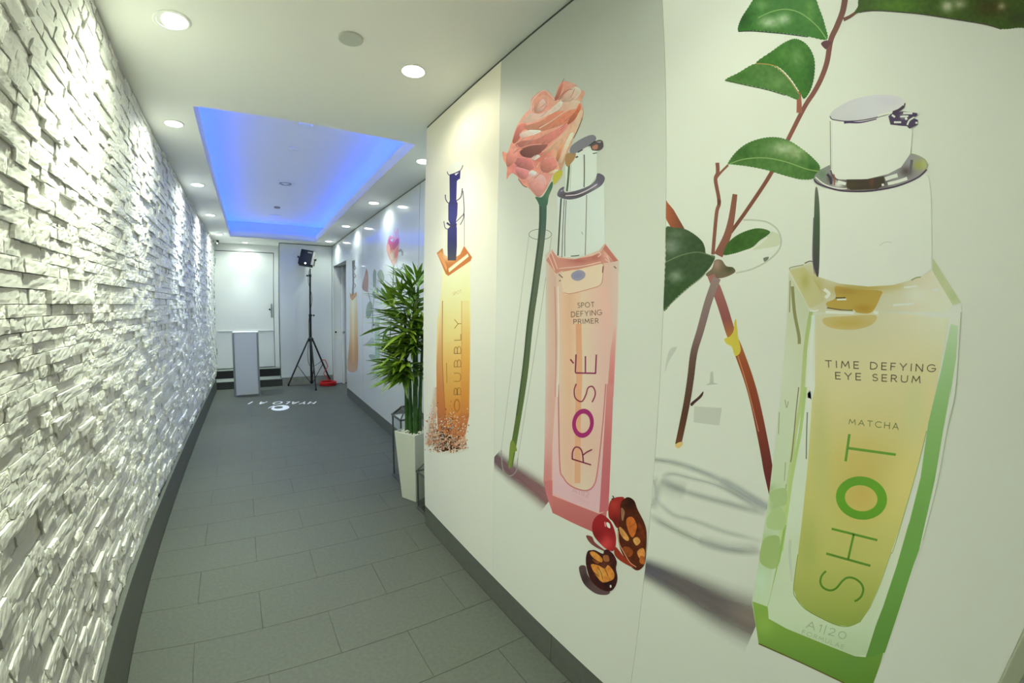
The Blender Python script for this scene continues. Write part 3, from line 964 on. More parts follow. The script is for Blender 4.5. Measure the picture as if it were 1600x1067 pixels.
def shape(wall, name, pts, colour, parent, layer, smooth=True, step=None, raw=False, tex=0.0, serr=0.0):
    step = step or wall.step
    pts = [tuple(p) for p in pts]
    if smooth:
        B = [tuple(p) for p in catmull(pts, 5, closed=True)]
    else:
        B = []
        for i in range(len(pts)):
            a, b = np.array(pts[i]), np.array(pts[(i + 1) % len(pts)])
            n = max(1, int(np.linalg.norm(b - a) / step))
            B += [tuple(a + (b - a) * k / n) for k in range(n)]
    B2 = []
    for p in B:
        if not B2 or math.hypot(p[0] - B2[-1][0], p[1] - B2[-1][1]) > 0.25:
            B2.append(p)
    B = B2
    if serr:                                # toothed edge
        B3 = []
        for i, p in enumerate(B):
            a_, b_ = np.array(B[i - 1]), np.array(B[(i + 1) % len(B)])
            d_ = b_ - a_
            nn = np.array([-d_[1], d_[0]]) / (np.linalg.norm(d_) + 1e-9)
            m_ = (np.array(p) + np.array(B[(i + 1) % len(B)])) / 2
            B3 += [p, tuple(m_ + nn * serr)]
        B = B3
    A = np.array(B)
    gx = np.arange(A[:, 0].min() + step / 2, A[:, 0].max(), step)
    gy = np.arange(A[:, 1].min() + step / 2, A[:, 1].max(), step)
    G = np.array([(x + (step / 2 if j % 2 else 0), y) for j, y in enumerate(gy) for x in gx]) if len(gx) and len(gy) else np.zeros((0, 2))
    if len(G):
        G = G[inside(B, G)]
        if len(G):
            dm = np.min(np.hypot(G[:, None, 0] - A[None, :, 0], G[:, None, 1] - A[None, :, 1]), axis=1)
            G = G[dm > step * 0.45]
    P = [Vector((p[0], -p[1])) for p in B] + [Vector((p[0], -p[1])) for p in G]
    n = len(B)
    vo, eo, fo, *_ = delaunay_2d_cdt(P, [], [list(range(n))], 1, 1e-5)
    V2 = [(v[0], -v[1]) for v in vo]
    cf = colf(colour)
    cols = [np.array(cf(*p)) if raw else wall.ink(p[0], p[1], cf(*p)) for p in V2]
    if tex:                                 # the fine mottling of the printed photograph
        cols = [np.clip(c * (1 + tex * (mnoise.noise((p[0] * 0.16, p[1] * 0.16, 3.0)) + 0.7 * mnoise.noise((p[0] * 0.42, p[1] * 0.42, 9.0)))), 0.004, 0.9) for c, p in zip(cols, V2)]
    return link_print(wall, name, V2, fo, cols, parent, layer)


def stroke_geo(pts, width, closed=False):
    P = [np.array(p, float) for p in pts]
    n = len(P)
    Lp, Rp = [], []
    for i in range(n):
        a = P[i - 1] if (closed or i > 0) else P[i]
        b = P[(i + 1) % n] if (closed or i < n - 1) else P[i]
        d = b - a
        d = d / (np.linalg.norm(d) + 1e-9)
        nn = np.array([-d[1], d[0]])
        wd = width(i / max(1, n - 1)) if callable(width) else width
        Lp.append(P[i] + nn * wd / 2)
        Rp.append(P[i] - nn * wd / 2)
    return Lp, Rp


def stroke(wall, name, pts, width, colour, parent, layer, smooth=True, closed=False, soft=False):
    if smooth:
        pts = catmull(pts, 6, closed)
    else:
        q = []
        for a, b in zip(pts, pts[1:]):
            a, b = np.array(a, float), np.array(b, float)
            k = max(1, int(np.linalg.norm(b - a) / 12))
            q += [a + (b - a) * j / k for j in range(k)]
        pts = q + [np.array(pts[-1], float)]
    Lp, Rp = stroke_geo(pts, width, closed)
    n = len(pts)
    cf = colf(colour)
    V, F, Cc, Al = [], [], [], None
    if not soft:
        for a, b in zip(Lp, Rp):
            V += [tuple(a), tuple(b)]
        for v in V: Cc.append(wall.ink(v[0], v[1], cf(*v)))
        m = 2
    else:                                   # ink that fades into the bare paper on both sides
        Al = []
        prof = [(0, 0), (0.12, 0.12), (0.25, 0.42), (0.38, 0.80), (0.5, 1), (0.62, 0.80), (0.75, 0.42), (0.88, 0.12), (1, 0)]
        for i, (a, b) in enumerate(zip(Lp, Rp)):
            for u, k in prof:
                v = a + (b - a) * u
                kk = k * (soft(i / max(1, n - 1)) if callable(soft) else 1.0)
                V.append(tuple(v))
                Cc.append(wall.ink(v[0], v[1], cf(*v)))
                Al.append(kk)
        m = len(prof)
    for i in range(n if closed else n - 1):
        i2 = (i + 1) % n
        for k in range(m - 1):
            F.append((i * m + k, i2 * m + k, i2 * m + k + 1, i * m + k + 1))
    return link_print(wall, name, V, F, Cc, parent, layer, Al)


def ellipse(cx, cy, rx, ry, rot=0.0, n=40):
    c, s = math.cos(rot), math.sin(rot)
    return [(cx + rx * math.cos(a) * c - ry * math.sin(a) * s, cy + rx * math.cos(a) * s + ry * math.sin(a) * c) for a in [2 * math.pi * k / n for k in range(n)]]


def ring(wall, name, outer, inner, colour, parent, layer):
    n = len(outer)
    V = list(outer) + list(inner)
    F = [(k, (k + 1) % n, n + (k + 1) % n, n + k) for k in range(n)]
    cf = colf(colour)
    return link_print(wall, name, V, F, [wall.ink(v[0], v[1], cf(*v)) for v in V], parent, layer)


def arc(cx, cy, rx, ry, a0, a1, n=14):
    return [(cx + rx * math.cos(math.radians(a0 + (a1 - a0) * k / n)), cy + ry * math.sin(math.radians(a0 + (a1 - a0) * k / n))) for k in range(n + 1)]


# thin geometric capitals: (advance, strokes)
GL = {
    'A': (0.80, [[(0, 0), (0.40, 1), (0.80, 0)], [(0.14, 0.33), (0.66, 0.33)]]),
    'B': (0.56, [[(0, 0), (0, 1)], [(0, 1), (0.28, 1)] + arc(0.28, 0.76, 0.24, 0.24, 90, -90) + [(0, 0.52)], [(0, 0.52), (0.30, 0.52)] + arc(0.30, 0.26, 0.26, 0.26, 90, -90) + [(0, 0)]]),
    'C': (0.82, [arc(0.48, 0.5, 0.48, 0.5, 48, 312, 22)]),
    'D': (0.72, [[(0, 0), (0, 1), (0.22, 1)] + arc(0.22, 0.5, 0.50, 0.5, 90, -90, 18) + [(0, 0)]]),
    'E': (0.50, [[(0.50, 1), (0, 1), (0, 0), (0.50, 0)], [(0, 0.52), (0.45, 0.52)]]),
    'F': (0.48, [[(0.48, 1), (0, 1), (0, 0)], [(0, 0.52), (0.42, 0.52)]]),
    'G': (0.88, [arc(0.48, 0.5, 0.48, 0.5, 48, 330, 22) + [(0.92, 0.46), (0.52, 0.46)]]),
    'H': (0.70, [[(0, 0), (0, 1)], [(0.70, 0), (0.70, 1)], [(0, 0.52), (0.70, 0.52)]]),
    'I': (0.04, [[(0.02, 0), (0.02, 1)]]),
    'L': (0.46, [[(0, 1), (0, 0), (0.46, 0)]]),
    'M': (0.88, [[(0, 0), (0.10, 1), (0.44, 0.25), (0.78, 1), (0.88, 0)]]),
    'N': (0.72, [[(0, 0), (0, 1), (0.72, 0), (0.72, 1)]]),
    'O': (1.00, [arc(0.5, 0.5, 0.5, 0.5, 0, 360, 32)]),
    'P': (0.54, [[(0, 0), (0, 1), (0.28, 1)] + arc(0.28, 0.73, 0.27, 0.27, 90, -90) + [(0, 0.46)]]),
    'R': (0.58, [[(0, 0), (0, 1), (0.28, 1)] + arc(0.28, 0.74, 0.26, 0.26, 90, -90) + [(0, 0.48)], [(0.28, 0.48), (0.58, 0)]]),
    'S': (0.52, [arc(0.27, 0.75, 0.24, 0.25, 40, 270, 14) + arc(0.27, 0.25, 0.26, 0.25, 90, -150, 14)]),
    'T': (0.66, [[(0, 1), (0.66, 1)], [(0.33, 1), (0.33, 0)]]),
    'U': (0.66, [[(0, 1), (0, 0.33)] + arc(0.33, 0.33, 0.33, 0.33, 180, 360, 14) + [(0.66, 1)]]),
    'Y': (0.70, [[(0, 1), (0.35, 0.45), (0.70, 1)], [(0.35, 0.45), (0.35, 0)]]),
    '1': (0.16, [[(0, 0.82), (0.16, 1), (0.16, 0)]]),
    '2': (0.54, [arc(0.27, 0.73, 0.25, 0.27, 160, -35, 12) + [(0, 0), (0.54, 0)]]),
    '0': (0.70, [arc(0.35, 0.5, 0.35, 0.5, 0, 360, 28)]),
    '|': (0.04, [[(0.02, -0.15), (0.02, 1.15)]]),
    ' ': (0.30, []),
}


def text_lines(s, gap):
    x, out = 0.0, []
    for ch in s:
        adv, st = GL[ch]
        for poly in st:
            out.append([(x + p[0], p[1]) for p in poly])
        x += adv + gap
    return out, x - gap


def fine(poly, d=0.12):
    q = []
    for a, b in zip(poly, poly[1:]):
        k = max(1, int(math.hypot(b[0] - a[0], b[1] - a[1]) / d))
        q += [(a[0] + (b[0] - a[0]) * j / k, a[1] + (b[1] - a[1]) * j / k) for j in range(k)]
    return q + [poly[-1]]


def lettering(wall, s, quad, wd, colour, parent, layer, gap=0.32, name='lettering'):
    """quad: bottom left, bottom right, top right, top left of the line of letters in the picture"""
    bl, br, tr, tl = [np.array(p, float) for p in quad]
    W_ = text_lines(s, gap)[1]
    cf = colf(colour)
    x0 = 0.0
    for ch in s:
        V, F = [], []
        for poly in GL[ch][1]:
            P = [bl * (1 - x / W_) * (1 - y) + br * (x / W_) * (1 - y) + tr * (x / W_) * y + tl * (1 - x / W_) * y for x, y in [(x0 + q[0], q[1]) for q in fine(poly)]]
            segs, cur = [], [P[0]]               # break at corners so that strokes keep their width
            for i in range(1, len(P)):
                cur.append(P[i])
                if i < len(P) - 1:
                    a, b = P[i] - P[i - 1], P[i + 1] - P[i]
                    if np.dot(a, b) / (np.linalg.norm(a) * np.linalg.norm(b) + 1e-9) < 0.8:
                        segs.append(cur)
                        cur = [P[i]]
            segs.append(cur)
            for sg in segs:
                d0 = sg[0] - sg[1]; d0 /= np.linalg.norm(d0) + 1e-9
                d1 = sg[-1] - sg[-2]; d1 /= np.linalg.norm(d1) + 1e-9
                sg = [sg[0] + d0 * wd * 0.4] + sg[1:-1] + [sg[-1] + d1 * wd * 0.4]
                Lp, Rp = stroke_geo(sg, wd)
                o = len(V)
                for a, b in zip(Lp, Rp):
                    V += [tuple(a), tuple(b)]
                F += [(o + 2 * i, o + 2 * i + 2, o + 2 * i + 3, o + 2 * i + 1) for i in range(len(sg) - 1)]
        if V:
            link_print(wall, 'letter', V, F, [wall.ink(v[0], v[1], cf(*v)) for v in V], parent, layer)
        x0 += GL[ch][0] + gap


# ------------------------------------------------------------------ three paper mural panels on the near wall
S1 = [(740, 150, 222, 216, 180), (760, 260, 240, 232, 205), (690, 300, 225, 228, 215), (750, 500, 215, 213, 198), (740, 720, 212, 216, 202)]
S2 = [(830, 130, 185, 192, 165), (1000, 200, 197, 200, 173), (820, 450, 205, 214, 192), (1000, 600, 200, 206, 180), (850, 850, 195, 203, 180), (1000, 1000, 187, 194, 170)]
S3 = [(1100, 150, 222, 228, 205), (1500, 150, 192, 199, 172), (1550, 500, 192, 202, 178), (1100, 620, 205, 212, 188), (1100, 830, 197, 205, 180),
      (1050, 1020, 180, 192, 167), (1500, 900, 167, 182, 152), (1450, 760, 180, 193, 166), (1330, 400, 226, 232, 218), (1250, 1000, 178, 190, 165), (1350, 700, 200, 208, 185)]
# backgrounds as printed: each sheet has its own tone
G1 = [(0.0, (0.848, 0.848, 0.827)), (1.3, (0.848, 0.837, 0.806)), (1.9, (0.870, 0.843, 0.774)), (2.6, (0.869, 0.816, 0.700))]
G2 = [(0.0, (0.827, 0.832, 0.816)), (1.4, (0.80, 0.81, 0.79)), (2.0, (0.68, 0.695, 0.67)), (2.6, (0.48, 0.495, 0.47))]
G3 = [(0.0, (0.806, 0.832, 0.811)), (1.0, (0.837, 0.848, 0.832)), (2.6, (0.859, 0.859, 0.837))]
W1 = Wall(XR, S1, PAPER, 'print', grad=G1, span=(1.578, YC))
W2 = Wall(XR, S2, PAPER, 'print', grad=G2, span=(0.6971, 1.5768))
W3 = Wall(XR, S3, PAPER, 'print', step=9.0, grad=G3, span=(-0.1765, 0.6959))


def paper_panel(y0, y1, label, grad, z0=0.139, z1=H - 0.0105):
    me = bpy.data.meshes.new('mural_panel')
    ny, nz = 6, 40
    V = [(XR, y0 + (y1 - y0) * i / ny, z0 + (z1 - z0) * j / nz) for i in range(ny + 1) for j in range(nz + 1)]
    F = [(i * (nz + 1) + j, i * (nz + 1) + j + 1, (i + 1) * (nz + 1) + j + 1, (i + 1) * (nz + 1) + j) for i in range(ny) for j in range(nz)]
    n = len(V)
    V += [(XR + 0.0018, y0, z0), (XR + 0.0018, y1, z0), (XR + 0.0018, y1, z1), (XR + 0.0018, y0, z1)]
    c = [0, ny * (nz + 1), ny * (nz + 1) + nz, nz]
    F += [(n, n + 1, n + 2, n + 3)]
    # rim of the sheet
    F += [tuple([n, n + 1] + [i * (nz + 1) for i in range(ny, -1, -1)]), tuple([n + 3, n + 2] + [i * (nz + 1) + nz for i in range(ny, -1, -1)]),
          tuple([n, n + 3] + [j for j in range(nz, -1, -1)]), tuple([n + 1, n + 2] + [ny * (nz + 1) + j for j in range(nz, -1, -1)])]
    me.from_pydata(V, [], F)
    ca = me.color_attributes.new('Col', 'FLOAT_COLOR', 'POINT')
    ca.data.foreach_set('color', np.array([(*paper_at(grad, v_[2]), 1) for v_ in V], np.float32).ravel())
    bm = bmesh.new(); bm.from_mesh(me); bmesh.ops.recalc_face_normals(bm, faces=bm.faces); bm.to_mesh(me); bm.free()
    me.materials.append(M['print'])
    o = bpy.data.objects.new('mural_panel', me)
    link(o)
    return tag(o, label, 'mural', 'paper mural panels on the near wall')


E1, E2, E3, E4 = YC, 1.5774, 0.6965, -0.1765
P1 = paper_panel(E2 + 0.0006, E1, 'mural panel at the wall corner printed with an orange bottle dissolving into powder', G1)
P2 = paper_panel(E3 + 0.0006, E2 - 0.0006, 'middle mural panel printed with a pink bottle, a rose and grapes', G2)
P3 = paper_panel(E4, E3 - 0.0006, 'nearest mural panel printed with a large green bottle and leafy twigs', G3)

# ---- panel 1: orange bottle
a = z2p(660, 240, 4.446); b = z2p(660, 470, 4.446)
body = shape(W1, 'printed_bottle', a((140, 780), (330, 750), (333, 1067)) + b((335, 100), (330, 450), (325, 800), (300, 930), (250, 960), (170, 950), (110, 900), (98, 700), (97, 450), (104, 150)) + a((118, 1067), (132, 930)),
             ramp((410, (238, 225, 185)), (470, (240, 215, 155)), (540, (240, 190, 110)), (600, (222, 155, 75)), (650, (200, 118, 60)), (690, (196, 130, 90))), P1, 1, smooth=False, step=6)
shape(W1, 'bottle_front', a((165, 840), (270, 775), (272, 1067)) + b((268, 400), (262, 780), (215, 860), (165, 880), (145, 500)), ramp((430, (242, 224, 178)), (520, (236, 202, 130)), (560, (226, 182, 104)), (600, (220, 165, 82)), (660, (208, 130, 62))), body, 2, smooth=False, step=6)
shape(W1, 'bottle_side', a((140, 900), (143, 860)) + b((140, 0), (140, 400), (165, 870), (105, 850), (97, 450)), ramp((440, (236, 222, 186)), (490, (230, 200, 155)), (560, (216, 158, 100)), (620, (205, 125, 70)), (665, (190, 110, 65))), body, 2, smooth=False, step=6)
shape(W1, 'bottle_edge', b((276, 0), (325, 0), (330, 450), (322, 780), (270, 780)), ramp((480, (240, 205, 140)), (560, (228, 168, 80)), (620, (214, 142, 62)), (650, (205, 130, 60))), body, 3, smooth=False, step=6)
stroke(W1, 'bottle_line', b((140, 0), (140, 450), (165, 860)), 1.2, (190, 115, 50), body, 3)
stroke(W1, 'bottle_line', b((168, 430), (170, 570)), 0.9, (175, 105, 45), body, 3)
stroke(W1, 'bottle_line', b((273, 0), (272, 430), (263, 780)), 0.8, (215, 145, 65), body, 4)
sh = shape(W1, 'bottle_shoulder', a((100, 690), (140, 655), (150, 700), (205, 735), (262, 700), (290, 640), (345, 720), (335, 745), (180, 850), (162, 835)), blobs((205, 120, 55), (700, 400, 12, 8, (245, 200, 150))), body, 4, smooth=False, step=4)
shape(W1, 'shoulder_highlight', a((180, 800), (315, 695), (322, 715), (185, 825)), (248, 222, 185), sh, 5, smooth=False, step=5)
shape(W1, 'shoulder_highlight', a((108, 700), (130, 680), (172, 790), (168, 815)), (232, 160, 100), sh, 5, smooth=False, step=5)
pump = shape(W1, 'printed_pump', a((188, 142), (265, 118), (262, 175), (240, 195), (236, 325), (246, 345), (242, 430), (234, 470), (240, 520), (240, 640), (234, 742), (176, 742), (174, 640), (175, 525), (198, 500), (180, 460), (180, 352), (190, 325)), ramp((270, (58, 52, 130)), (340, (66, 66, 150)), (375, (52, 48, 120)), (405, (78, 78, 92))), P1, 4, smooth=False, step=5)
shape(W1, 'pump_top', a((170, 125), (182, 92), (228, 62), (275, 50), (280, 85), (255, 118), (192, 145)), (226, 229, 216), pump, 5)
for pts, wd in ((((160, 285), (163, 318), (186, 345), (245, 345)), 1.5), (((278, 240), (268, 300), (236, 328)), 1.6), (((282, 260), (290, 400), (268, 440), (232, 475)), 1.3),
                (((150, 470), (158, 515), (180, 525)), 1.2), (((170, 480), (200, 500), (240, 490)), 3.0), (((262, 495), (285, 450), (290, 400)), 1.2), (((172, 125), (178, 140), (192, 147), (262, 118), (282, 80)), 1.2), (((292, 420), (291, 640)), 0.6)):
    stroke(W1, 'pump_arm', a(*pts), wd, (70, 58, 110), pump, 6)
shape(W1, 'pump_highlight', a((225, 140), (255, 130), (232, 152)), (235, 235, 235), pump, 6, smooth=False)
shape(W1, 'pump_highlight', a((240, 190), (258, 175), (256, 260), (243, 300)), (232, 232, 236), pump, 6, smooth=False)
lettering(W1, 'BUBBLY', b((266, 652), (268, 128), (224, 130), (220, 652)), 1.1, (178, 118, 45), body, 5, gap=0.5)
ring(W1, 'letter', ellipse(*b((240, 727))[0], 5.2, 10.6), ellipse(*b((240, 727))[0], 3.0, 7.6), (190, 118, 40), body, 5)
lettering(W1, 'SPOT', a((212, 985), (270, 965), (270, 945), (212, 965)), 0.6, (205, 175, 120), body, 5)
# powder: a cloud of fine grains
pr = random.Random(5)
V, F, Cc = [], [], []
for i in range(1500):
    gx = pr.gauss(168, 78); gy = 1035 - abs(pr.gauss(0, 150)) + 20 * pr.random()
    if not (18 < gx < 322 and gy > 690): continue
    if gy < 800 and 110 < gx < 300 and pr.random() < 0.6: continue
    c = b((gx, gy))[0]
    s = pr.uniform(0.35, 1.3)
    cl = pr.choice([(200, 120, 75), (180, 85, 45), (222, 165, 130), (160, 70, 35), (235, 200, 175), (210, 140, 90)])
    if pr.random() < 0.18: cl = (246, 236, 222)
    o_ = len(V)
    an = pr.uniform(0, 3)
    for k in range(4):
        V.append((c[0] + s * math.cos(an + k * 1.57), c[1] + s * 1.2 * math.sin(an + k * 1.57)))
        Cc.append(W1.ink(c[0], c[1], cl))
    F.append((o_, o_ + 1, o_ + 2, o_ + 3))
pw = link_print(W1, 'printed_powder', V, F, Cc, P1, 6)
pw['kind'] = 'stuff'
stroke(W1, 'powder_haze', b((60, 1000), (70, 880), (85, 760), (100, 600)), lambda u: 26 - 14 * u, (222, 178, 150), P1, 0.5, soft=lambda u: 0.8 - 0.35 * u)
stroke(W1, 'powder_haze', b((60, 930), (160, 985), (300, 960)), 40, (214, 165, 135), P1, 0.7, soft=lambda u: 0.75)

# ---- panel 2: pink bottle, rose in a tube, grapes
c5 = z2p(770, 320, 2.427); c6 = z2p(760, 600, 2.963); r = z2p(780, 110, 5.08); b1 = z2p(850, 200, 4.446); b2 = z2p(840, 380, 4.445); b3 = z2p(840, 600, 3.233); g = z2p(900, 760, 5.927)
stroke(W2, 'printed_shadow', c6((36, 338), (110, 400), (190, 455), (295, 535)), lambda u: 34 + 16 * u, ramp((772, (118, 92, 98)), (860, (150, 105, 105)), axis=0), P2, 0.5, soft=lambda u: 1.0)
tube = ring(W2, 'printed_glass_tube', ellipse(*c5((180, 112))[0], 18.2, 8.6), ellipse(*c5((180, 112))[0], 17.2, 7.6), (120, 132, 122), P2, 1)
stroke(W2, 'tube_line', c5((137, 118), (85, 520), (32, 930)), 0.9, (172, 185, 166), tube, 1)
stroke(W2, 'tube_line', c5((223, 122), (165, 520), (95, 960)), 0.9, (165, 176, 156), tube, 1)
stroke(W2, 'tube_line', c5((32, 930), (38, 1000), (62, 1028), (88, 1010), (95, 960)), 1.4, (150, 150, 142), tube, 1)
stem = stroke(W2, 'printed_stem', r((340, 1010),) + c5((190, 0), (186, 110), (162, 300), (140, 460), (122, 640), (98, 800), (66, 990)), lambda u: 12.5 - 4.5 * u, ramp((310, (62, 108, 82)), (355, (72, 108, 92)), (370, (98, 112, 90)), (520, (92, 108, 80)), (620, (92, 112, 62)), (720, (92, 118, 52))), P2, 3)
shape(W2, 'stem_node', c5((66, 905), (78, 895), (92, 930), (80, 940), (72, 985), (60, 995)), (122, 142, 60), stem, 4)
stroke(W2, 'stem_shade', c5((182, 5), (178, 110), (152, 310), (132, 460), (112, 640), (90, 800)), 2.2, (70, 86, 66), stem, 4)
rose = shape(W2, 'printed_rose', r((505, 88), (470, 130), (440, 212), (400, 175), (355, 155), (300, 182), (255, 230), (246, 300), (205, 345), (165, 400), (130, 465), (105, 550), (78, 625), (62, 655), (25, 645), (36, 712), (62, 765), (60, 862), (100, 815), (150, 850), (185, 905), (240, 940), (300, 1002), (345, 985), (400, 890), (430, 825), (490, 790), (520, 720), (550, 640), (580, 560), (622, 470), (660, 380), (670, 325), (652, 250), (678, 178), (640, 148), (600, 110), (552, 92)),
             blobs((226, 152, 122), (840, 240, 22, 20, (205, 110, 100)), (890, 160, 20, 25, (236, 185, 150)), (810, 260, 16, 20, (215, 125, 120)), (850, 285, 16, 16, (228, 150, 138)), (880, 230, 14, 30, (238, 190, 150))), P2, 6, step=3, tex=0.16)
petals = [
    (((165, 645), (230, 603), (330, 588), (385, 588), (335, 650), (262, 692), (192, 684)), (138, 70, 60)),
    (((108, 552), (150, 442), (200, 420), (235, 452), (182, 482), (160, 545), (120, 580)), (196, 92, 78)),
    (((130, 592), (180, 560), (300, 545), (430, 480), (535, 425), (548, 438), (480, 520), (400, 580), (330, 590), (250, 596), (180, 622)), (212, 118, 102)),
    (((200, 445), (330, 402), (430, 332), (520, 312), (622, 300), (575, 398), (480, 440), (350, 480), (250, 482)), (222, 126, 90)),
    (((420, 330), (500, 290), (580, 240), (640, 250), (620, 300), (520, 320)), (236, 180, 145)),
    (((560, 380), (610, 320), (640, 262), (650, 300), (600, 390), (545, 430)), (205, 105, 70)),
    (((165, 502), (240, 474), (332, 480), (270, 512), (180, 532)), (242, 206, 180)),
    (((250, 340), (330, 345), (420, 300), (500, 240), (480, 300), (400, 350), (300, 395), (210, 420), (190, 400)), (238, 190, 160)),
    (((280, 332), (288, 250), (340, 198), (392, 222), (382, 280), (332, 335)), (218, 146, 118)),
    (((300, 320), (320, 260), (350, 230), (370, 270), (340, 320)), (232, 175, 150)),
    (((440, 232), (478, 132), (503, 92), (506, 122), (472, 222)), (206, 118, 96)),
    (((500, 182), (540, 120), (590, 100), (598, 120), (545, 190), (470, 235)), (222, 152, 124)),
    (((520, 190), (600, 130), (650, 165), (600, 230), (500, 250)), (236, 190, 158)),
    (((330, 692), (450, 560), (560, 470), (640, 322), (667, 330), (642, 420), (582, 560), (522, 720), (490, 792), (470, 742), (440, 622)), (234, 172, 132)),
    (((470, 700), (520, 600), (570, 500), (590, 510), (540, 630), (495, 740)), (240, 200, 160)),
    (((450, 700), (480, 620), (520, 560), (500, 640), (470, 720)), (222, 140, 95)),
    (((100, 702), (140, 690), (250, 702), (280, 770), (232, 792), (150, 762)), (205, 118, 112)),
    (((330, 750), (360, 700), (440, 690), (460, 760), (400, 810), (340, 800)), (214, 128, 110)),
    (((230, 852), (258, 795), (310, 822), (360, 850), (372, 910), (332, 990), (300, 1000), (240, 920)), (232, 156, 142)),
    (((62, 662), (130, 620), (142, 700), (110, 742), (62, 762)), (220, 138, 118)),
    (((130, 770), (240, 800), (220, 860), (160, 850)), (216, 132, 126)),
    (((250, 702), (298, 670), (325, 682), (282, 712)), (242, 202, 182)),
    (((235, 820), (262, 795), (300, 812), (262, 842)), (246, 214, 200)),
    (((395, 812), (440, 790), (470, 790), (430, 815), (400, 830)), (240, 195, 150)),
]
for k, (pts, c) in enumerate(petals):
    P_ = r(*pts)
    cx = sum(p[0] for p in P_) / len(P_); cy = sum(p[1] for p in P_) / len(P_)
    lo_c, hi_c = np.array(c) * 0.80, np.minimum(np.array(c) * 1.06 + 10, 246)
    ts_ = [p[0] * 0.55 - p[1] * 0.83 for p in P_]
    t0_, t1_ = min(ts_), max(ts_)
    def pc(x, y, lo_c=lo_c, hi_c=hi_c, t0_=t0_, t1_=t1_):
        u = max(0.0, min(1.0, ((x * 0.55 - y * 0.83) - t0_) / (t1_ - t0_ + 1e-6)))
        return lo_c + (hi_c - lo_c) * u ** 0.8
    pt = shape(W2, 'petal', P_, pc, rose, 7 + 0.25 * k, step=2.4, tex=0.14)
    top_ = sorted(range(len(P_)), key=lambda i: -ts_[i])[:max(3, len(P_) // 2)]
    run = [P_[i] for i in sorted(top_)]
    if max(math.hypot(run[i + 1][0] - run[i][0], run[i + 1][1] - run[i][1]) for i in range(len(run) - 1)) < 26:
        stroke(W2, 'petal_edge', run, 0.9, tuple(np.minimum(hi_c + 14, 248)), rose, 7.2 + 0.25 * k)
rr_ = random.Random(11)
for k in range(70):                        # fine streaks along the petals
    x0, y0 = rr_.uniform(60, 640), rr_.uniform(150, 950)
    q0 = r((x0, y0), (x0 + 30, y0 - 22), (x0 + 62, y0 - 52))
    outl = r((440, 230), (300, 200), (160, 430), (80, 660), (120, 800), (300, 970), (400, 870), (520, 690), (640, 380), (640, 170))
    if not inside(outl, np.array(q0)).all(): continue
    stroke(W2, 'petal_streak', q0, rr_.uniform(0.5, 1.6), rr_.choice([(240, 190, 160), (200, 105, 88), (232, 170, 142), (186, 92, 78)]), rose, 13.2, soft=lambda u: 0.75 * math.sin(math.pi * u))
for pts, c, wd in ((((320, 460), (420, 400), (520, 330), (610, 290)), (242, 196, 165), 1.1), (((140, 590), (170, 615), (250, 592), (340, 585)), (228, 150, 130), 1.1), (((340, 650), (450, 570), (540, 480), (560, 440)), (238, 180, 145), 1.2),
                   (((255, 330), (262, 250), (310, 190), (360, 160), (410, 200), (440, 235)), (240, 196, 170), 1.3), (((480, 210), (540, 160), (580, 150)), (170, 90, 75), 0.8), (((570, 215), (600, 150)), (196, 110, 90), 0.8),
                   (((500, 95), (518, 62)), (150, 100, 80), 0.7), (((300, 770), (320, 730)), (240, 190, 165), 1.0), (((590, 540), (625, 470), (662, 380)), (90, 95, 70), 0.9), (((152, 860), (190, 912), (222, 928)), (110, 85, 70), 1.2)):
    stroke(W2, 'petal_edge', r(*pts), wd, c, rose, 14)
cal = shape(W2, 'calyx', r((288, 1003), (345, 1000), (415, 885), (425, 920), (395, 1000), (378, 1075), (325, 1075), (305, 1040)), blobs((66, 112, 84), (860, 305, 8, 8, (98, 135, 100))), rose, 5, step=4)
shape(W2, 'sepal', r((430, 835), (470, 798), (500, 795), (498, 835), (455, 890), (430, 902)), (190, 182, 58), rose, 14, step=4)

pink = shape(W2, 'printed_bottle', b1((5, 880), (60, 840)) + [(866, 398), (900, 404), (925, 396)] + b1((425, 800), (520, 920)) + b2((563, 300), (550, 600), (540, 800), (525, 1067)) + b3((375, 250), (362, 560), (345, 700), (320, 742), (275, 745), (175, 700), (75, 650), (30, 490), (35, 300), (40, 0)) + b2((55, 600), (58, 130)),
             blobs(ramp((850, (202, 200, 182)), (858, (206, 186, 164)), (868, (212, 186, 162)), (885, (216, 192, 164)), (930, (216, 184, 160)), (955, (212, 180, 160)), (967, (204, 190, 170)), axis=0), (890, 760, 60, 50, (212, 156, 150), 0.8)), P2, 2, smooth=False, step=6)
shape(W2, 'bottle_side', b2((60, 180), (100, 160), (128, 240), (135, 700), (125, 1067)) + b3((75, 300), (72, 480), (75, 640), (30, 490), (36, 300), (40, 0)) + b2((55, 600)), blobs(ramp((851, (202, 200, 180)), (857, (206, 184, 162)), (868, (208, 174, 152)), axis=0), (855, 750, 20, 70, (200, 126, 122), 0.95), (862, 640, 16, 60, (208, 160, 144), 0.6)), pink, 3, smooth=False, step=6)
shape(W2, 'bottle_base', b3((75, 562), (120, 580), (200, 612), (312, 655), (350, 640), (345, 700), (320, 742), (275, 745), (175, 700), (75, 650)), ramp((775, (194, 118, 112)), (832, (182, 98, 98))), pink, 3, smooth=False, step=6)
shape(W2, 'bottle_side', b3((30, 490), (75, 486), (76, 650), (45, 560)), (196, 116, 116), pink, 4, smooth=False, step=5)
shape(W2, 'bottle_glass', b3((80, 300), (98, 0), (350, 0), (330, 350), (312, 650), (200, 610), (78, 552)), ramp((600, (224, 192, 172)), (700, (220, 180, 168)), (760, (212, 172, 170))), pink, 4, smooth=False, step=6)
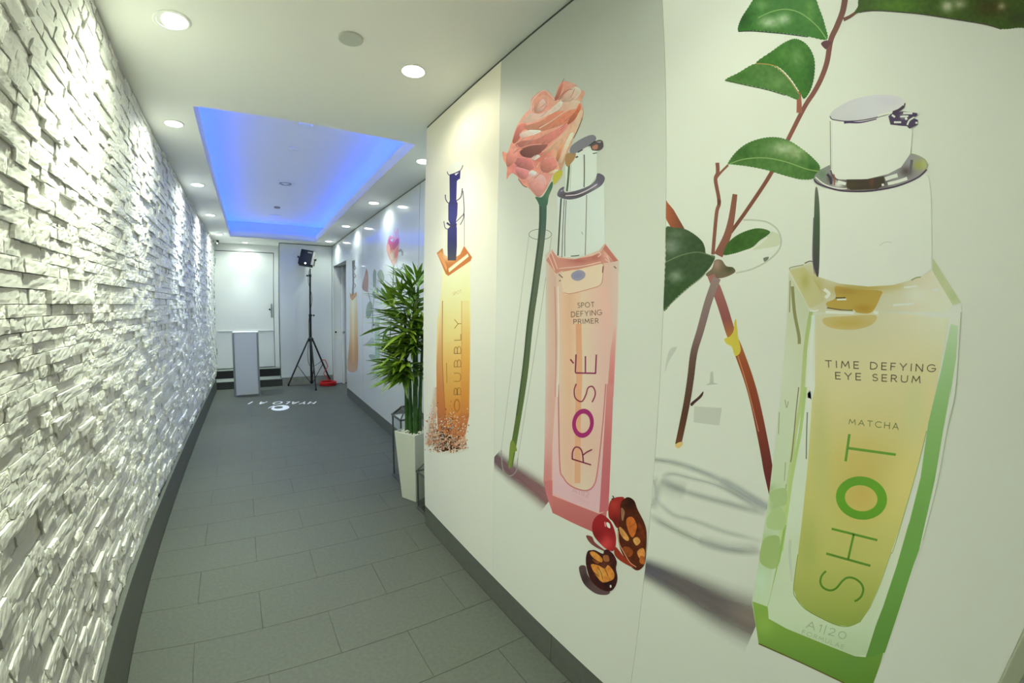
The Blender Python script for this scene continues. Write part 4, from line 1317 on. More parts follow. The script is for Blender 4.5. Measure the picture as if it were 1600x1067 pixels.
shape(W2, 'bottle_edge', b2((528, 600), (546, 560), (528, 1067), (482, 1067), (505, 760)), ramp((505, (216, 180, 158)), (560, (210, 140, 130)), (620, (204, 122, 120))), pink, 4, smooth=False, step=5)
shape(W2, 'bottle_edge', b3((350, 0), (384, 0), (372, 300), (358, 640), (312, 650), (330, 350)), ramp((600, (206, 136, 128)), (670, (200, 118, 116)), (760, (190, 104, 110))), pink, 5, smooth=False, step=5)
liq = shape(W2, 'bottle_liquid', b2((150, 330), (200, 350), (400, 310), (470, 300), (515, 560), (480, 900), (470, 1067)) + b3((345, 0), (330, 200), (303, 440), (282, 515), (240, 538), (170, 515), (130, 470), (112, 400), (105, 0)) + b2((150, 700)),
            blobs(ramp((870, (222, 192, 162)), (890, (216, 178, 140)), (910, (224, 196, 162)), (945, (222, 178, 158)), axis=0), (905, 700, 40, 60, (224, 172, 148), 0.7)), pink, 6, smooth=False, step=6)
stroke(W2, 'liquid_edge', b3((105, 0), (112, 400), (130, 470), (170, 515), (240, 538), (282, 515), (303, 440), (330, 200), (345, 0)), 2.0, (198, 122, 112), pink, 7)
stroke(W2, 'orange_streak', b2((285, 560), (290, 900)) + b3((205, 150), (202, 500)), 9, (216, 162, 122), pink, 7)
stroke(W2, 'glass_line', b2((143, 300), (148, 700), (138, 1067)), 2.0, (232, 212, 190), pink, 7)
stroke(W2, 'glass_line', b2((120, 300), (128, 700), (122, 1067)), 1.0, (196, 132, 116), pink, 7)
stroke(W2, 'glass_line', b2((562, 200), (560, 500), (545, 760), (530, 1067)), 1.4, (226, 200, 178), pink, 7)
shd = shape(W2, 'bottle_shoulder', b2((60, 118), (105, 52), (140, 100), (250, 112), (380, 88), (440, 60), (472, 8), (560, 122), (450, 140), (280, 182), (170, 192), (130, 212), (85, 140)), blobs((206, 142, 124), (905, 407, 16, 5, (188, 108, 98)), (930, 402, 10, 5, (186, 106, 96)), (950, 398, 8, 6, (218, 170, 150))), pink, 8, smooth=False, step=4)
shape(W2, 'shoulder_bevel', b2((472, 10), (560, 122), (530, 128), (455, 40)), (196, 122, 108), shd, 9, smooth=False, step=5)
shape(W2, 'shoulder_bevel', b2((60, 118), (100, 66), (142, 180), (128, 210)), (204, 138, 120), shd, 9, smooth=False, step=5)
for pts in (((75, 80), (120, 190)), ((95, 60), (140, 180)), ((150, 175), (300, 160), (440, 130)), ((415, 60), (440, 75), (420, 95)), ((480, 90), (500, 130), (470, 110))):
    stroke(W2, 'shoulder_glint', b2(*pts), 1.2, (228, 196, 172), shd, 10)
shape(W2, 'pump_window', b2((172, 196), (300, 172), (445, 140), (455, 200), (440, 285), (360, 318), (230, 350), (182, 342)), (222, 200, 166), pink, 8, step=5)
stroke(W2, 'pump_window_edge', b2((172, 196), (300, 172), (445, 140), (455, 200), (440, 285), (360, 318), (230, 350), (182, 342)), 1.1, (206, 138, 116), pink, 9)
stroke(W2, 'pump_window_edge', b2((455, 160), (452, 205)), 1.4, (105, 80, 70), pink, 9)
shape(W2, 'pump_reflection', b2((238, 210), (290, 185), (330, 205), (325, 240), (280, 262), (240, 245)), blobs((160, 155, 170), (903, 430, 8, 5, (138, 140, 178))), pink, 10, step=4)
for pts in (((148, 215), (175, 240)), ((150, 262), (162, 258)), ((530, 160), (548, 175))):
    stroke(W2, 'glass_spark', b2(*pts), 1.6, (120, 95, 82), pink, 10)
cap = shape(W2, 'printed_cap', b1((95, 470), (240, 480), (420, 370), (425, 800), (385, 850), (290, 885), (150, 900), (92, 885)), (208, 219, 200), P2, 9, smooth=False, step=6)
shape(W2, 'cap_upper', b1((150, 190), (280, 130), (370, 150), (368, 330), (320, 400), (230, 435), (150, 440)), (212, 222, 202), cap, 9.5, smooth=False, step=6)
for pts, wd, c in ((((120, 488), (108, 690), (98, 886)), 2.4, (72, 80, 72)), (((142, 495), (132, 690), (125, 898)), 1.1, (60, 62, 60)), (((155, 500), (146, 700), (145, 892)), 1.4, (120, 128, 118)), (((297, 465), (292, 700), (287, 885)), 1.4, (128, 132, 122)),
                   (((188, 890), (220, 888), (246, 884)), 1.3, (52, 54, 52)), (((280, 185), (281, 300), (279, 412)), 1.8, (92, 95, 86)), (((176, 240), (170, 340), (160, 440)), 3.2, (92, 108, 84)), (((190, 250), (182, 440)), 0.8, (170, 180, 160)), (((262, 720), (270, 740)), 1, (150, 155, 145))):
    stroke(W2, 'cap_line', b1(*pts), wd, c, cap, 10)
shape(W2, 'cap_flower_reflection', b1((148, 240), (160, 180), (218, 172), (215, 210), (190, 245), (165, 270)), (172, 130, 80), cap, 10.5, step=4)
col = shape(W2, 'cap_collar', b1((93, 462), (108, 425), (140, 408), (138, 432), (158, 448), (235, 432), (312, 402), (358, 362), (372, 316), (412, 328), (423, 358), (396, 402), (320, 448), (240, 486), (168, 497), (110, 482)), blobs((104, 98, 112), (895, 305, 16, 3, (70, 62, 62)), (930, 292, 6, 6, (130, 128, 138)), (872, 300, 6, 5, (112, 108, 122))), cap, 11, step=4)
stroke(W2, 'collar_glint', b1((150, 470), (230, 462), (310, 428), (370, 390)), 1.6, (206, 196, 188), col, 12)
stroke(W2, 'collar_glint', b1((118, 440), (130, 432)), 1.6, (170, 168, 178), col, 12)
top = shape(W2, 'cap_top', b1((180, 150), (200, 115), (270, 70), (330, 48), (360, 60), (356, 90), (290, 132), (240, 166), (205, 178), (184, 172)), (128, 126, 132), cap, 11, step=4)
stroke(W2, 'cap_rim', b1((235, 170), (290, 138), (330, 112), (358, 90)), 1.8, (58, 54, 58), top, 12)
stroke(W2, 'cap_rim', b1((270, 150), (312, 128)), 1.4, (215, 218, 205), top, 12.5)
noz = shape(W2, 'nozzle', b1((325, 118), (370, 86), (405, 88), (412, 130), (388, 156), (340, 156), (328, 140)), (92, 78, 80), cap, 11.5, step=4)
shape(W2, 'nozzle_glint', b1((338, 128), (372, 115), (372, 145), (342, 148)), (186, 122, 98), noz, 12.5)
shape(W2, 'nozzle_glint', b1((365, 96), (398, 92), (390, 104)), (150, 150, 150), noz, 12.5)
stroke(W2, 'nozzle_shade', b1((340, 178), (370, 172)), 1.4, (70, 66, 66), noz, 12.5)
stroke(W2, 'nozzle_shade', b1((220, 205), (238, 198)), 2.4, (70, 66, 66), cap, 12.5)
# words
lettering(W2, 'SPOT', b2((280, 448), (394, 442), (393, 409), (279, 415)), 0.95, (120, 92, 72), pink, 12)
lettering(W2, 'DEFYING', b2((236, 512), (446, 497), (445, 462), (235, 477)), 0.95, (120, 92, 72), pink, 12)
lettering(W2, 'PRIMER', b2((252, 560), (424, 554), (422, 522), (251, 530)), 0.95, (120, 92, 72), pink, 12)
RC = ramp((560, (146, 45, 92)), (650, (170, 48, 108)), (720, (140, 40, 80)))
def wordstrokes(wall, polys, wd, colour, parent, layer):
    V, F = [], []
    for poly, sm in polys:
        pts = catmull(poly, 8) if sm else [np.array(p) for p in fine(poly, 6)]
        Lp, Rp = stroke_geo(pts, wd)
        o = len(V)
        for q_, s_ in zip(Lp, Rp): V += [tuple(q_), tuple(s_)]
        F += [(o + 2 * i, o + 2 * i + 2, o + 2 * i + 3, o + 2 * i + 1) for i in range(len(pts) - 1)]
    cf = colf(colour)
    return link_print(wall, 'letter', V, F, [wall.ink(v[0], v[1], cf(*v)) for v in V], parent, layer)
wordstrokes(W2, [(b2((263, 900), (406, 903)), False), (b2((268, 772), (263, 897)), False), (b2((333, 784), (333, 900)), False), (b2((409, 773), (403, 905)), False), (b2((228, 805), (251, 834)), False)], 2.2, (150, 48, 88), pink, 12)
s7 = z2p(760, 350, 3.557)
wordstrokes(W2, [(s7((500, 888), (489, 925), (496, 968), (530, 986), (553, 950), (565, 912), (588, 902), (604, 925), (604, 955), (588, 990)), True)], 2.1, (158, 62, 82), pink, 12)
ring(W2, 'letter', ellipse(*b3((230, 198))[0], 16.9, 22.8, 0.12), ellipse(*b3((230, 198))[0], 11.0, 15.2, 0.12), (168, 46, 112), pink, 12)
wordstrokes(W2, [(b3((174, 378), (271, 408)), False), (b3((176, 380), (177, 345), (190, 320), (212, 322), (226, 345), (232, 395)), True), (b3((228, 360), (250, 343), (276, 330)), False)], 2.1, (142, 42, 82), pink, 12)
lettering(W2, 'A11|2', b3((176, 545), (258, 572), (260, 545), (178, 522)), 0.8, (196, 150, 148), pink, 12)
lettering(W2, 'FORMULAE', b3((180, 570), (262, 608), (264, 596), (182, 558)), 0.5, (206, 168, 165), pink, 12)
# grapes and cut berries
shape(W2, 'printed_shadow', g((30, 745), (88, 735), (112, 820), (200, 930), (312, 970), (285, 1002), (190, 992), (95, 925), (50, 850)), blobs((98, 76, 76), (915, 905, 8, 10, (70, 50, 52))), P2, 13, step=5)
shape(W2, 'printed_shadow', g((95, 455), (150, 465), (180, 520), (280, 600), (200, 570), (130, 520)), (132, 70, 66), P2, 13, step=5)
shape(W2, 'printed_grape', g((308, 160), (345, 112), (400, 96), (450, 112), (442, 250), (392, 385), (340, 322), (303, 275)), blobs((160, 42, 38), (960, 790, 6, 8, (182, 60, 48)), (962, 815, 8, 10, (112, 28, 24))), P2, 13, step=5)
stroke(W2, 'grape_stalk', g((340, 85), (350, 105), (330, 120)), 1.6, (60, 25, 22), P2, 13.5)
cutb = shape(W2, 'printed_cut_berry', g((410, 255), (412, 170), (430, 130), (482, 98), (540, 130), (572, 212), (632, 330), (655, 430), (650, 600), (635, 720), (580, 775), (520, 750), (440, 640), (395, 520), (388, 400)), blobs((92, 40, 20), (985, 785, 10, 12, (58, 24, 16)), (1000, 840, 8, 20, (110, 48, 20))), P2, 14, step=2.5, tex=0.5)
for pts, c in ((((400, 380), (430, 388), (492, 478), (470, 502), (420, 452)), (205, 145, 78)), (((468, 305), (520, 280), (562, 350), (552, 430), (520, 470), (482, 400)), (192, 102, 42)), (((530, 492), (570, 468), (598, 510), (560, 546)), (208, 150, 78)),
               (((570, 600), (620, 568), (642, 622), (622, 692), (582, 652)), (204, 134, 66)), (((430, 570), (480, 555), (532, 600), (500, 652), (450, 622)), (146, 72, 30)), (((600, 640), (640, 660), (630, 720), (590, 700)), (176, 96, 40)), (((420, 200), (452, 230), (440, 310), (425, 300)), (150, 110, 80)), (((580, 330), (630, 400), (640, 480), (600, 440)), (120, 50, 22))):
    shape(W2, 'berry_flesh', g(*pts), c, cutb, 15, step=2.0, tex=0.4)
stroke(W2, 'berry_rim', g((392, 410), (400, 520), (440, 600), (500, 700), (560, 745)), 1.2, (205, 150, 110), cutb, 16)
shape(W2, 'berry_skin', g((372, 560), (440, 642), (532, 742), (470, 722), (382, 662), (355, 610)), (152, 52, 30), cutb, 15, step=5)
gr = shape(W2, 'printed_grape', g((150, 380), (165, 310), (208, 262), (252, 262), (312, 310), (350, 380), (372, 470), (366, 560), (340, 597), (280, 576), (220, 522), (165, 452)), blobs((162, 36, 40), (932, 835, 12, 10, (138, 28, 34)), (950, 846, 8, 10, (196, 62, 62)), (945, 852, 8, 6, (200, 70, 66)), (957, 825, 6, 14, (150, 30, 34))), P2, 15, step=4)
shape(W2, 'grape_glint', g((282, 335), (298, 332), (315, 350), (318, 385), (292, 372)), (240, 222, 222), gr, 16, step=4)
shape(W2, 'grape_glint', g((265, 330), (275, 330), (278, 372), (268, 365)), (214, 130, 130), gr, 16, step=4)
hb_ = shape(W2, 'printed_cut_berry', g((92, 690), (108, 602), (150, 588), (182, 590), (250, 622), (262, 590), (300, 585), (352, 632), (380, 700), (372, 760), (386, 850), (362, 930), (312, 970), (230, 950), (150, 882), (112, 800)), blobs((72, 28, 28), (945, 885, 8, 8, (112, 62, 40)), (950, 912, 10, 6, (48, 18, 24))), P2, 16, step=2.5, tex=0.5)
for pts, c in ((((130, 612), (160, 600), (200, 622), (248, 672), (232, 702), (165, 662)), (208, 136, 58)), (((140, 722), (210, 730), (268, 760), (300, 728), (352, 790), (352, 850), (292, 882), (240, 882), (180, 812)), (206, 132, 54)), (((255, 640), (300, 640), (310, 690), (262, 690)), (160, 100, 58)), (((150, 670), (220, 705), (190, 712)), (140, 76, 36))):
    shape(W2, 'berry_flesh', g(*pts), blobs(c, (938, 895, 6, 6, (222, 156, 76))), hb_, 17, step=2.0, tex=0.4)
for pts in (((200, 740), (235, 800), (250, 860)), ((270, 760), (300, 830)), ((165, 790), (210, 830))):
    stroke(W2, 'berry_vein', g(*pts), 1.0, (120, 62, 30), hb_, 18)
shape(W2, 'grape_glint', g((315, 915), (328, 910), (330, 932), (318, 935)), (225, 215, 225), hb_, 18, step=4)

# ---- panel 3: green bottle, twigs in a glass
zA = z2p(1130, 0, 3.404); zB = z2p(1000, 250, 3.557); zC = z2p(1000, 500, 3.557); zD = z2p(1030, 290, 5.335); zE = z2p(1010, 680, 4.85); zF = z2p(1000, 850, 4.917)
z2 = z2p(1260, 140, 6.276); z3 = z2p(1200, 380, 4.447); z4 = z2p(1180, 600, 4.103); z5 = z2p(1160, 820, 4.319)
stroke(W3, 'printed_shadow', zF((20, 175), (200, 262), (420, 372), (640, 490), (900, 605)), lambda u: 42 + 62 * u, blobs((108, 102, 100), (1170, 955, 30, 30, (128, 120, 108)), (1020, 890, 30, 20, (100, 98, 106))), P3, 0.5, soft=lambda u: 1.0)
vase = stroke(W3, 'printed_glass_vase', zE((62, 185), (200, 205), (350, 250), (550, 335), (720, 425), (920, 548)), lambda u: 12 + 9 * u, (158, 168, 160), P3, 0.6, soft=lambda u: 0.48)
for pts, wd, c, sf in ((((110, 310), (200, 292), (350, 328), (530, 378), (700, 462), (850, 560)), 6, (165, 174, 164), 0.8), (((100, 335), (250, 410), (450, 472), (650, 525), (910, 602)), 9, (150, 158, 148), 0.9), (((25, 600), (120, 665), (300, 755), (500, 835), (700, 878), (880, 888)), 9, (152, 160, 148), 0.9),
                       (((60, 480), (200, 600), (350, 642), (600, 732), (880, 802)), 7, (172, 180, 168), 0.7), (((55, 300), (70, 450), (40, 560)), 12, (172, 180, 166), 0.8), (((100, 350), (180, 390), (300, 420)), 22, (172, 180, 166), 0.7), (((560, 340), (760, 470), (920, 560)), 14, (176, 184, 176), 0.7), (((400, 790), (620, 850), (860, 860)), 14, (178, 186, 174), 0.7)):
    stroke(W3, 'glass_line', zE(*pts), wd * 1.9, c, vase, 0.9, soft=(lambda k: (lambda u: 0.48 * k * min(1.0, 5 * u + 0.15, 5 * (1 - u) + 0.15)))(sf))
for pts, wd, c in ((((640, 728), (760, 700), (860, 655), (950, 590), (1005, 520), (1015, 440), (980, 360), (900, 305), (800, 288), (700, 286)), 2.4, (190, 198, 180)), (((480, 560), (600, 575), (780, 520), (900, 430)), 3, (222, 228, 208))):
    stroke(W3, 'glass_rim', zD(*pts), wd, c, vase, 1.2)
shape(W3, 'glass_rim', zD((780, 530), (900, 420), (930, 385), (990, 400), (1015, 450), (990, 500), (880, 520)), (206, 214, 186), vase, 1.0, step=6)
shape(W3, 'glass_glint', zD((868, 605), (915, 595), (885, 640)), (120, 130, 120), vase, 1.3, step=4)
shape(W3, 'glass_reflection', zC((302, 480), (455, 488), (440, 586), (298, 568)), (188, 194, 174), vase, 1.0, smooth=False)
shape(W3, 'glass_reflection', zC((392, 290), (405, 285), (410, 350), (440, 355), (365, 362), (388, 348)), (176, 184, 164), vase, 1.0, smooth=False)
shape(W3, 'glass_reflection', zC((170, 160), (205, 155), (160, 230), (140, 290), (150, 210)), (188, 194, 176), vase, 1.0)
BR = ramp((0, (120, 78, 72)), (100, (132, 80, 72)), (220, (150, 92, 82)), (360, (132, 78, 62)))
tw = stroke(W3, 'printed_twig', zA((650, -20), (636, 60), (605, 140), (572, 215), (552, 330), (520, 420), (482, 492), (432, 570), (345, 742)) + zB((725, 80), (600, 270), (505, 402)), lambda u: 9.5 - 4.0 * u, BR, P3, 3)
stroke(W3, 'twig_fork', zA((640, 105), (675, 88), (712, 62)), lambda u: 6 - 2 * u, (118, 78, 62), tw, 4)
shape(W3, 'twig_node', zA((520, 232), (548, 215), (575, 225), (560, 250), (545, 262)), (105, 60, 72), tw, 4, step=4)
stroke(W3, 'twig_fork', zA((402, 485), (404, 540), (405, 600)), lambda u: 6 + 3 * u, (168, 100, 82), tw, 4)
stroke(W3, 'printed_twig', zB((430, 15), (432, 70), (420, 112), (440, 232), (425, 300), (405, 525)), lambda u: 6.0 - 0.5 * u, (146, 92, 78), P3, 3)
stroke(W3, 'twig_fork', zB((490, 28), (450, 68), (425, 100)), 3.4, (150, 96, 76), P3, 3.2)
shape(W3, 'twig_node', zB((430, 215), (450, 228), (445, 245), (432, 248)), (120, 72, 62), P3, 4, step=4)
stroke(W3, 'printed_twig', zB((528, 190), (508, 330), (482, 430), (435, 530)), lambda u: 7.5 + 7 * u, ramp((300, (150, 98, 78)), (400, (150, 92, 80))), P3, 3.4)
shape(W3, 'printed_twig', zD((53, 120), (120, 200), (212, 360), (100, 355), (53, 272)), ramp((1040, (186, 100, 62)), (1068, (128, 72, 50)), axis=0), P3, 2.5, smooth=False, step=4)
shape(W3, 'wet_bark', zD((388, 742), (440, 690), (465, 622), (520, 620), (560, 670), (616, 682), (632, 722), (545, 765), (450, 772)), blobs((124, 108, 88), (1140, 420, 8, 6, (86, 92, 58)), (1120, 412, 6, 10, (168, 140, 124))), P3, 4, step=4)
stroke(W3, 'printed_twig', zB((395, 640), (455, 800), (505, 960), (550, 1067)) + zC((625, 400), (690, 700), (722, 900), (728, 985)), lambda u: (12 if u < 0.06 else 15) if u < 0.8 else 15 - (u - 0.8) * 58, ramp((435, (168, 110, 106)), (500, (152, 88, 84)), (525, (176, 112, 60)), (570, (160, 82, 48)), (650, (140, 66, 46)), (740, (112, 52, 50))), P3, 4)
shape(W3, 'twig_sheath', zC((470, 105), (500, 90), (520, 60), (525, 10), (535, 0), (545, 90), (560, 170), (530, 200), (510, 150), (480, 130)), (200, 186, 72), P3, 5, step=4)
stroke(W3, 'twig_glint', zC((545, 200), (600, 380), (660, 620)), 1.4, (196, 130, 96), P3, 5)
stroke(W3, 'printed_twig', zD((482, 770), (440, 880), (400, 1000)) + zC((335, 60), (300, 180), (282, 320), (262, 450), (232, 600), (212, 692)), lambda u: 12.5 - 3.0 * u, ramp((440, (150, 130, 126)), (530, (132, 106, 102)), (560, (112, 84, 74)), (650, (96, 62, 46)), (695, (120, 72, 50))), P3, 5)
shape(W3, 'twig_cut', zC((195, 695), (215, 680), (238, 678), (232, 700), (208, 712)), (212, 184, 112), P3, 6, step=3)
shape(W3, 'thorn', zC((282, 462), (325, 425), (352, 396), (345, 425), (305, 462), (288, 478)), (84, 52, 48), P3, 6, step=3)
GRN = (62, 122, 42)
def leafp(name, pts, c, layer, ribs=(), rc=(150, 175, 90), spots=(), wd=1.6, step=7):
    o = shape(W3, name, pts, blobs(c, *spots), P3, layer, step=3.5, tex=0.30, serr=0.9)
    for rb in ribs:
        stroke(W3, 'leaf_rib', rb, wd, rc, o, layer + 0.4)
    return o
l1 = leafp('printed_leaf', zA((80, 168), (88, 112), (128, 45), (190, -30), (330, -60), (470, -35), (515, 50), (545, 140), (552, 212), (450, 196), (350, 182), (250, 172), (150, 165)), (58, 122, 42), 6,
           [zA((185, 95), (260, 62), (340, 50), (420, 75), (500, 140), (548, 205))], (128, 170, 92), [(1202, 35, 16, 9, (176, 196, 160), 0.9), (1225, 30, 10, 8, (190, 208, 178), 0.8), (1190, 8, 12, 8, (130, 168, 110), 0.6), (1160, 30, 12, 14, (30, 84, 26), 0.8), (1265, 15, 8, 20, (96, 150, 60), 0.7)])
l2 = leafp('printed_leaf', zA((172, 338), (260, 270), (330, 222), (390, 205), (450, 240), (486, 312), (486, 400), (466, 480), (430, 528), (405, 490), (350, 410), (280, 352)), (62, 122, 40), 5.4, [], spots=[(1245, 90, 10, 14, (112, 156, 88), 0.8), (1225, 85, 8, 10, (100, 150, 70), 0.6), (1268, 120, 8, 25, (44, 96, 30), 0.8)])
leafp('printed_leaf', zA((10, 428), (80, 386), (175, 336), (270, 352), (342, 412), (402, 492), (396, 532), (330, 506), (230, 476), (120, 452)), (84, 132, 62), 6, [zA((172, 338), (270, 350), (342, 412), (404, 500))], (176, 150, 82), [(1215, 128, 14, 8, (118, 156, 92), 0.7), (1160, 118, 12, 8, (66, 118, 40), 0.7)])
l3 = leafp('printed_leaf', zA((22, 872), (60, 815), (120, 765), (200, 735), (280, 728), (350, 746), (420, 790), (482, 842), (517, 890), (492, 946), (420, 956), (330, 936), (230, 906), (130, 886), (45, 876)), (84, 130, 62), 6, [zA((28, 874), (110, 847), (220, 840), (330, 860), (440, 898), (512, 912))], (140, 172, 102),
           [(1225, 232, 22, 10, (182, 198, 158), 0.85), (1245, 240, 14, 10, (168, 188, 140), 0.7), (1160, 240, 16, 10, (58, 106, 40), 0.8), (1270, 262, 8, 8, (50, 108, 36), 0.8), (1220, 264, 30, 5, (98, 142, 72), 0.6)])
l4 = leafp('printed_leaf', zA((700, 72), (715, 35), (745, -20), (1000, -90), (1400, -100), (1640, -40), (1640, 130), (1560, 150), (1480, 156), (1390, 130), (1220, 102), (1050, 76), (900, 62), (800, 58)), (66, 92, 34), 6, [], spots=[(1400, 8, 40, 14, (88, 132, 44), 0.8), (1480, 10, 9, 9, (196, 196, 170), 0.8), (1500, 6, 10, 8, (180, 180, 150), 0.7), (1550, 12, 30, 16, (70, 62, 28), 0.8), (1565, 10, 6, 6, (168, 158, 126), 0.7), (1590, 30, 14, 14, (60, 66, 40), 0.8)])
stroke(W3, 'leaf_edge', zA((720, 66), (800, 58), (900, 62), (1050, 76), (1220, 102), (1390, 130), (1480, 156)), 1.5, (82, 62, 70), l4, 6.5)
stroke(W3, 'leaf_edge', zA((80, 168), (150, 166), (250, 173), (350, 183), (450, 197)), 1.4, (64, 66, 72), l1, 6.5)
stroke(W3, 'leaf_edge', zA((10, 428), (120, 453), (230, 477), (330, 507)), 1.2, (70, 84, 62), l2, 6.6)
leafp('printed_leaf', zD((535, 578), (560, 492), (620, 430), (700, 385), (800, 355), (880, 360), (928, 385), (900, 420), (840, 460), (780, 515), (700, 545), (620, 570)), (66, 112, 42), 4.5, [], spots=[(1150, 380, 10, 8, (52, 94, 32), 0.7), (1195, 362, 8, 5, (92, 132, 56), 0.6)], step=5)
l6 = leafp('printed_leaf', zD((52, 352), (130, 350), (210, 358), (290, 400), (360, 462), (385, 520), (396, 568), (468, 588), (440, 662), (385, 730), (330, 782), (240, 852), (130, 950), (36, 1045), (42, 800), (52, 560)), (64, 92, 56), 6, [zD((55, 638), (130, 602), (220, 570), (320, 555), (400, 572), (462, 598))], (112, 132, 92),
           [(1048, 385, 14, 12, (142, 152, 140), 0.8), (1058, 365, 14, 8, (104, 122, 92), 0.7), (1056, 432, 10, 8, (152, 166, 142), 0.8), (1085, 380, 10, 16, (58, 84, 50), 0.6), (1070, 455, 20, 14, (58, 92, 38), 0.8)])
stroke(W3, 'leaf_edge', zD((385, 732), (330, 784), (240, 854), (130, 952), (40, 1042)), 1.1, (120, 142, 92), l6, 6.5)

sil = shape(W3, 'printed_bottle', z3((145, 200), (152, 170), (250, 150), (310, 130), (360, 230), (700, 300), (1060, 235), (1145, 100), (1340, 410), (1346, 470), (1325, 800), (1300, 1067)) + z4((1245, 200), (1200, 480), (1140, 750), (1060, 1067)) + z5((1180, 220), (1100, 470), (1020, 700), (930, 940), (862, 1130), (690, 1067), (110, 800), (65, 520), (75, 460), (120, 200), (145, 60)) + z4((90, 700), (110, 540), (165, 50)) + z3((130, 550)),
            blobs(ramp((410, (214, 216, 192)), (600, (206, 216, 190)), (800, (190, 206, 172)), (950, (172, 192, 152))), (1225, 560, 14, 90, (198, 206, 172), 0.6)), P3, 8, smooth=False, step=9)
K = sil
shape(W3, 'bottle_side', z3((148, 215), (215, 330), (282, 450), (275, 700), (262, 1067)) + z4((290, 100), (250, 500), (180, 1067)) + z5((200, 300), (170, 555), (70, 515), (120, 200)) + z4((90, 700), (165, 50)) + z3((130, 550)), blobs(ramp((420, (204, 210, 182)), (620, (194, 206, 172)), (780, (182, 200, 160)), (880, (172, 194, 150))), (1212, 790, 10, 12, (146, 172, 104), 0.8), (1196, 850, 12, 14, (150, 176, 110), 0.8), (1205, 765, 12, 8, (150, 176, 116), 0.7), (1188, 905, 10, 18, (178, 206, 170), 0.7)), K, 9, smooth=False, step=8)
for pts, wd, c in ((((170, 300), (185, 480), (215, 640), (218, 700)), 5, (150, 150, 102)), (((155, 260), (150, 480)), 1.6, (158, 146, 120))):
    stroke(W3, 'glass_shade', z3(*pts), wd, c, K, 9.5)
stroke(W3, 'glass_band', z3((300, 470), (262, 720), (235, 1067)) + z4((260, 300), (225, 560), (150, 1067)), 6, (176, 194, 128), K, 9.6)
stroke(W3, 'glass_line', z4((280, 20), (262, 180), (240, 420), (228, 500)), 1.6, (128, 118, 92), K, 10)
stroke(W3, 'glass_line', z4((322, 20), (290, 300), (232, 620), (170, 1067)), 5.0, (168, 194, 120), K, 9.8)
stroke(W3, 'glass_line', z5((290, 0), (250, 220), (205, 440), (175, 560)), 4.0, (140, 176, 92), K, 9.8)
stroke(W3, 'glass_highlight', z3((315, 500), (300, 800), (290, 1067)) + z4((345, 60), (330, 250)), 5.5, (214, 230, 214), K, 10)
stroke(W3, 'glass_highlight', z4((335, 180), (330, 330), (328, 480)), 1.8, (112, 126, 106), K, 10.4)
stroke(W3, 'glass_highlight', z5((325, 100), (320, 200), (335, 380)), 4.0, (176, 188, 160), K, 10)
for pts in (((192, 100), (202, 150), (214, 110)), ((155, 180), (150, 320)), ((200, 640), (192, 690)), ((195, 500), (188, 620))):
    stroke(W3, 'glass_shade', z4(*pts), 1.3, (150, 162, 120), K, 10)
shape(W3, 'glass_shade', z4((100, 690), (180, 665), (205, 700), (190, 780), (110, 760), (95, 730)), (160, 184, 124), K, 10, step=5)
shape(W3, 'glass_shade', z4((85, 840), (150, 790), (195, 840), (180, 930), (80, 920)), (164, 188, 126), K, 10, step=5)
shape(W3, 'glass_shade', z5((140, 110), (200, 70), (255, 100), (225, 290), (120, 250)), (150, 176, 108), K, 10, step=5)
base_ = shape(W3, 'bottle_base', z5((68, 515), (172, 552), (178, 632), (300, 700), (600, 822), (760, 885), (835, 892), (900, 700), (990, 720), (930, 940), (862, 1130), (690, 1067), (110, 800)), blobs(ramp((930, (128, 164, 72)), (990, (112, 150, 62)), (1040, (96, 138, 56)), (1067, (90, 132, 50))), (1195, 975, 14, 16, (134, 172, 76), 0.7), (1330, 1035, 20, 14, (92, 136, 62), 0.6)), K, 9.5, smooth=False, step=7)
stroke(W3, 'base_edge', z5((110, 800), (400, 930), (690, 1067)), 2.0, (96, 92, 40), base_, 10)
fr = shape(W3, 'bottle_glass', z5((178, 630), (172, 552), (240, 280), (330, 60), (1120, 0), (1040, 280), (950, 550), (880, 720), (835, 880), (760, 882), (600, 818), (300, 698)), ramp((820, (186, 204, 164)), (900, (178, 196, 156)), (980, (170, 192, 150)), (1020, (160, 184, 140))), K, 10, smooth=False, step=8)
green = shape(W3, 'bottle_edge', z3((1270, 560), (1318, 575), (1306, 800), (1265, 1067)) + z4((1255, 20), (1205, 300), (1150, 620), (1050, 1067)) + z5((1155, 270), (1062, 560), (962, 860), (830, 900), (900, 680), (950, 550), (1040, 280), (1120, 0)) + z4((990, 880), (1060, 600), (1110, 250), (1165, 20)) + z3((1210, 850)),
              ramp((500, (176, 202, 160)), (560, (154, 190, 138)), (640, (136, 178, 112)), (760, (112, 162, 82)), (880, (100, 150, 70)), (1000, (92, 138, 60))), K, 11, smooth=False, step=6)
stroke(W3, 'glass_line', z3((1342, 480), (1322, 800), (1298, 1067)) + z4((1225, 330), (1165, 650), (1075, 1000)), 1.3, (156, 176, 140), K, 11)
stroke(W3, 'glass_line', z4((1100, 300), (1035, 560), (950, 850), (885, 1067)) + z5((1000, 200), (930, 400), (860, 560)), 1.3, (140, 164, 104), K, 13)
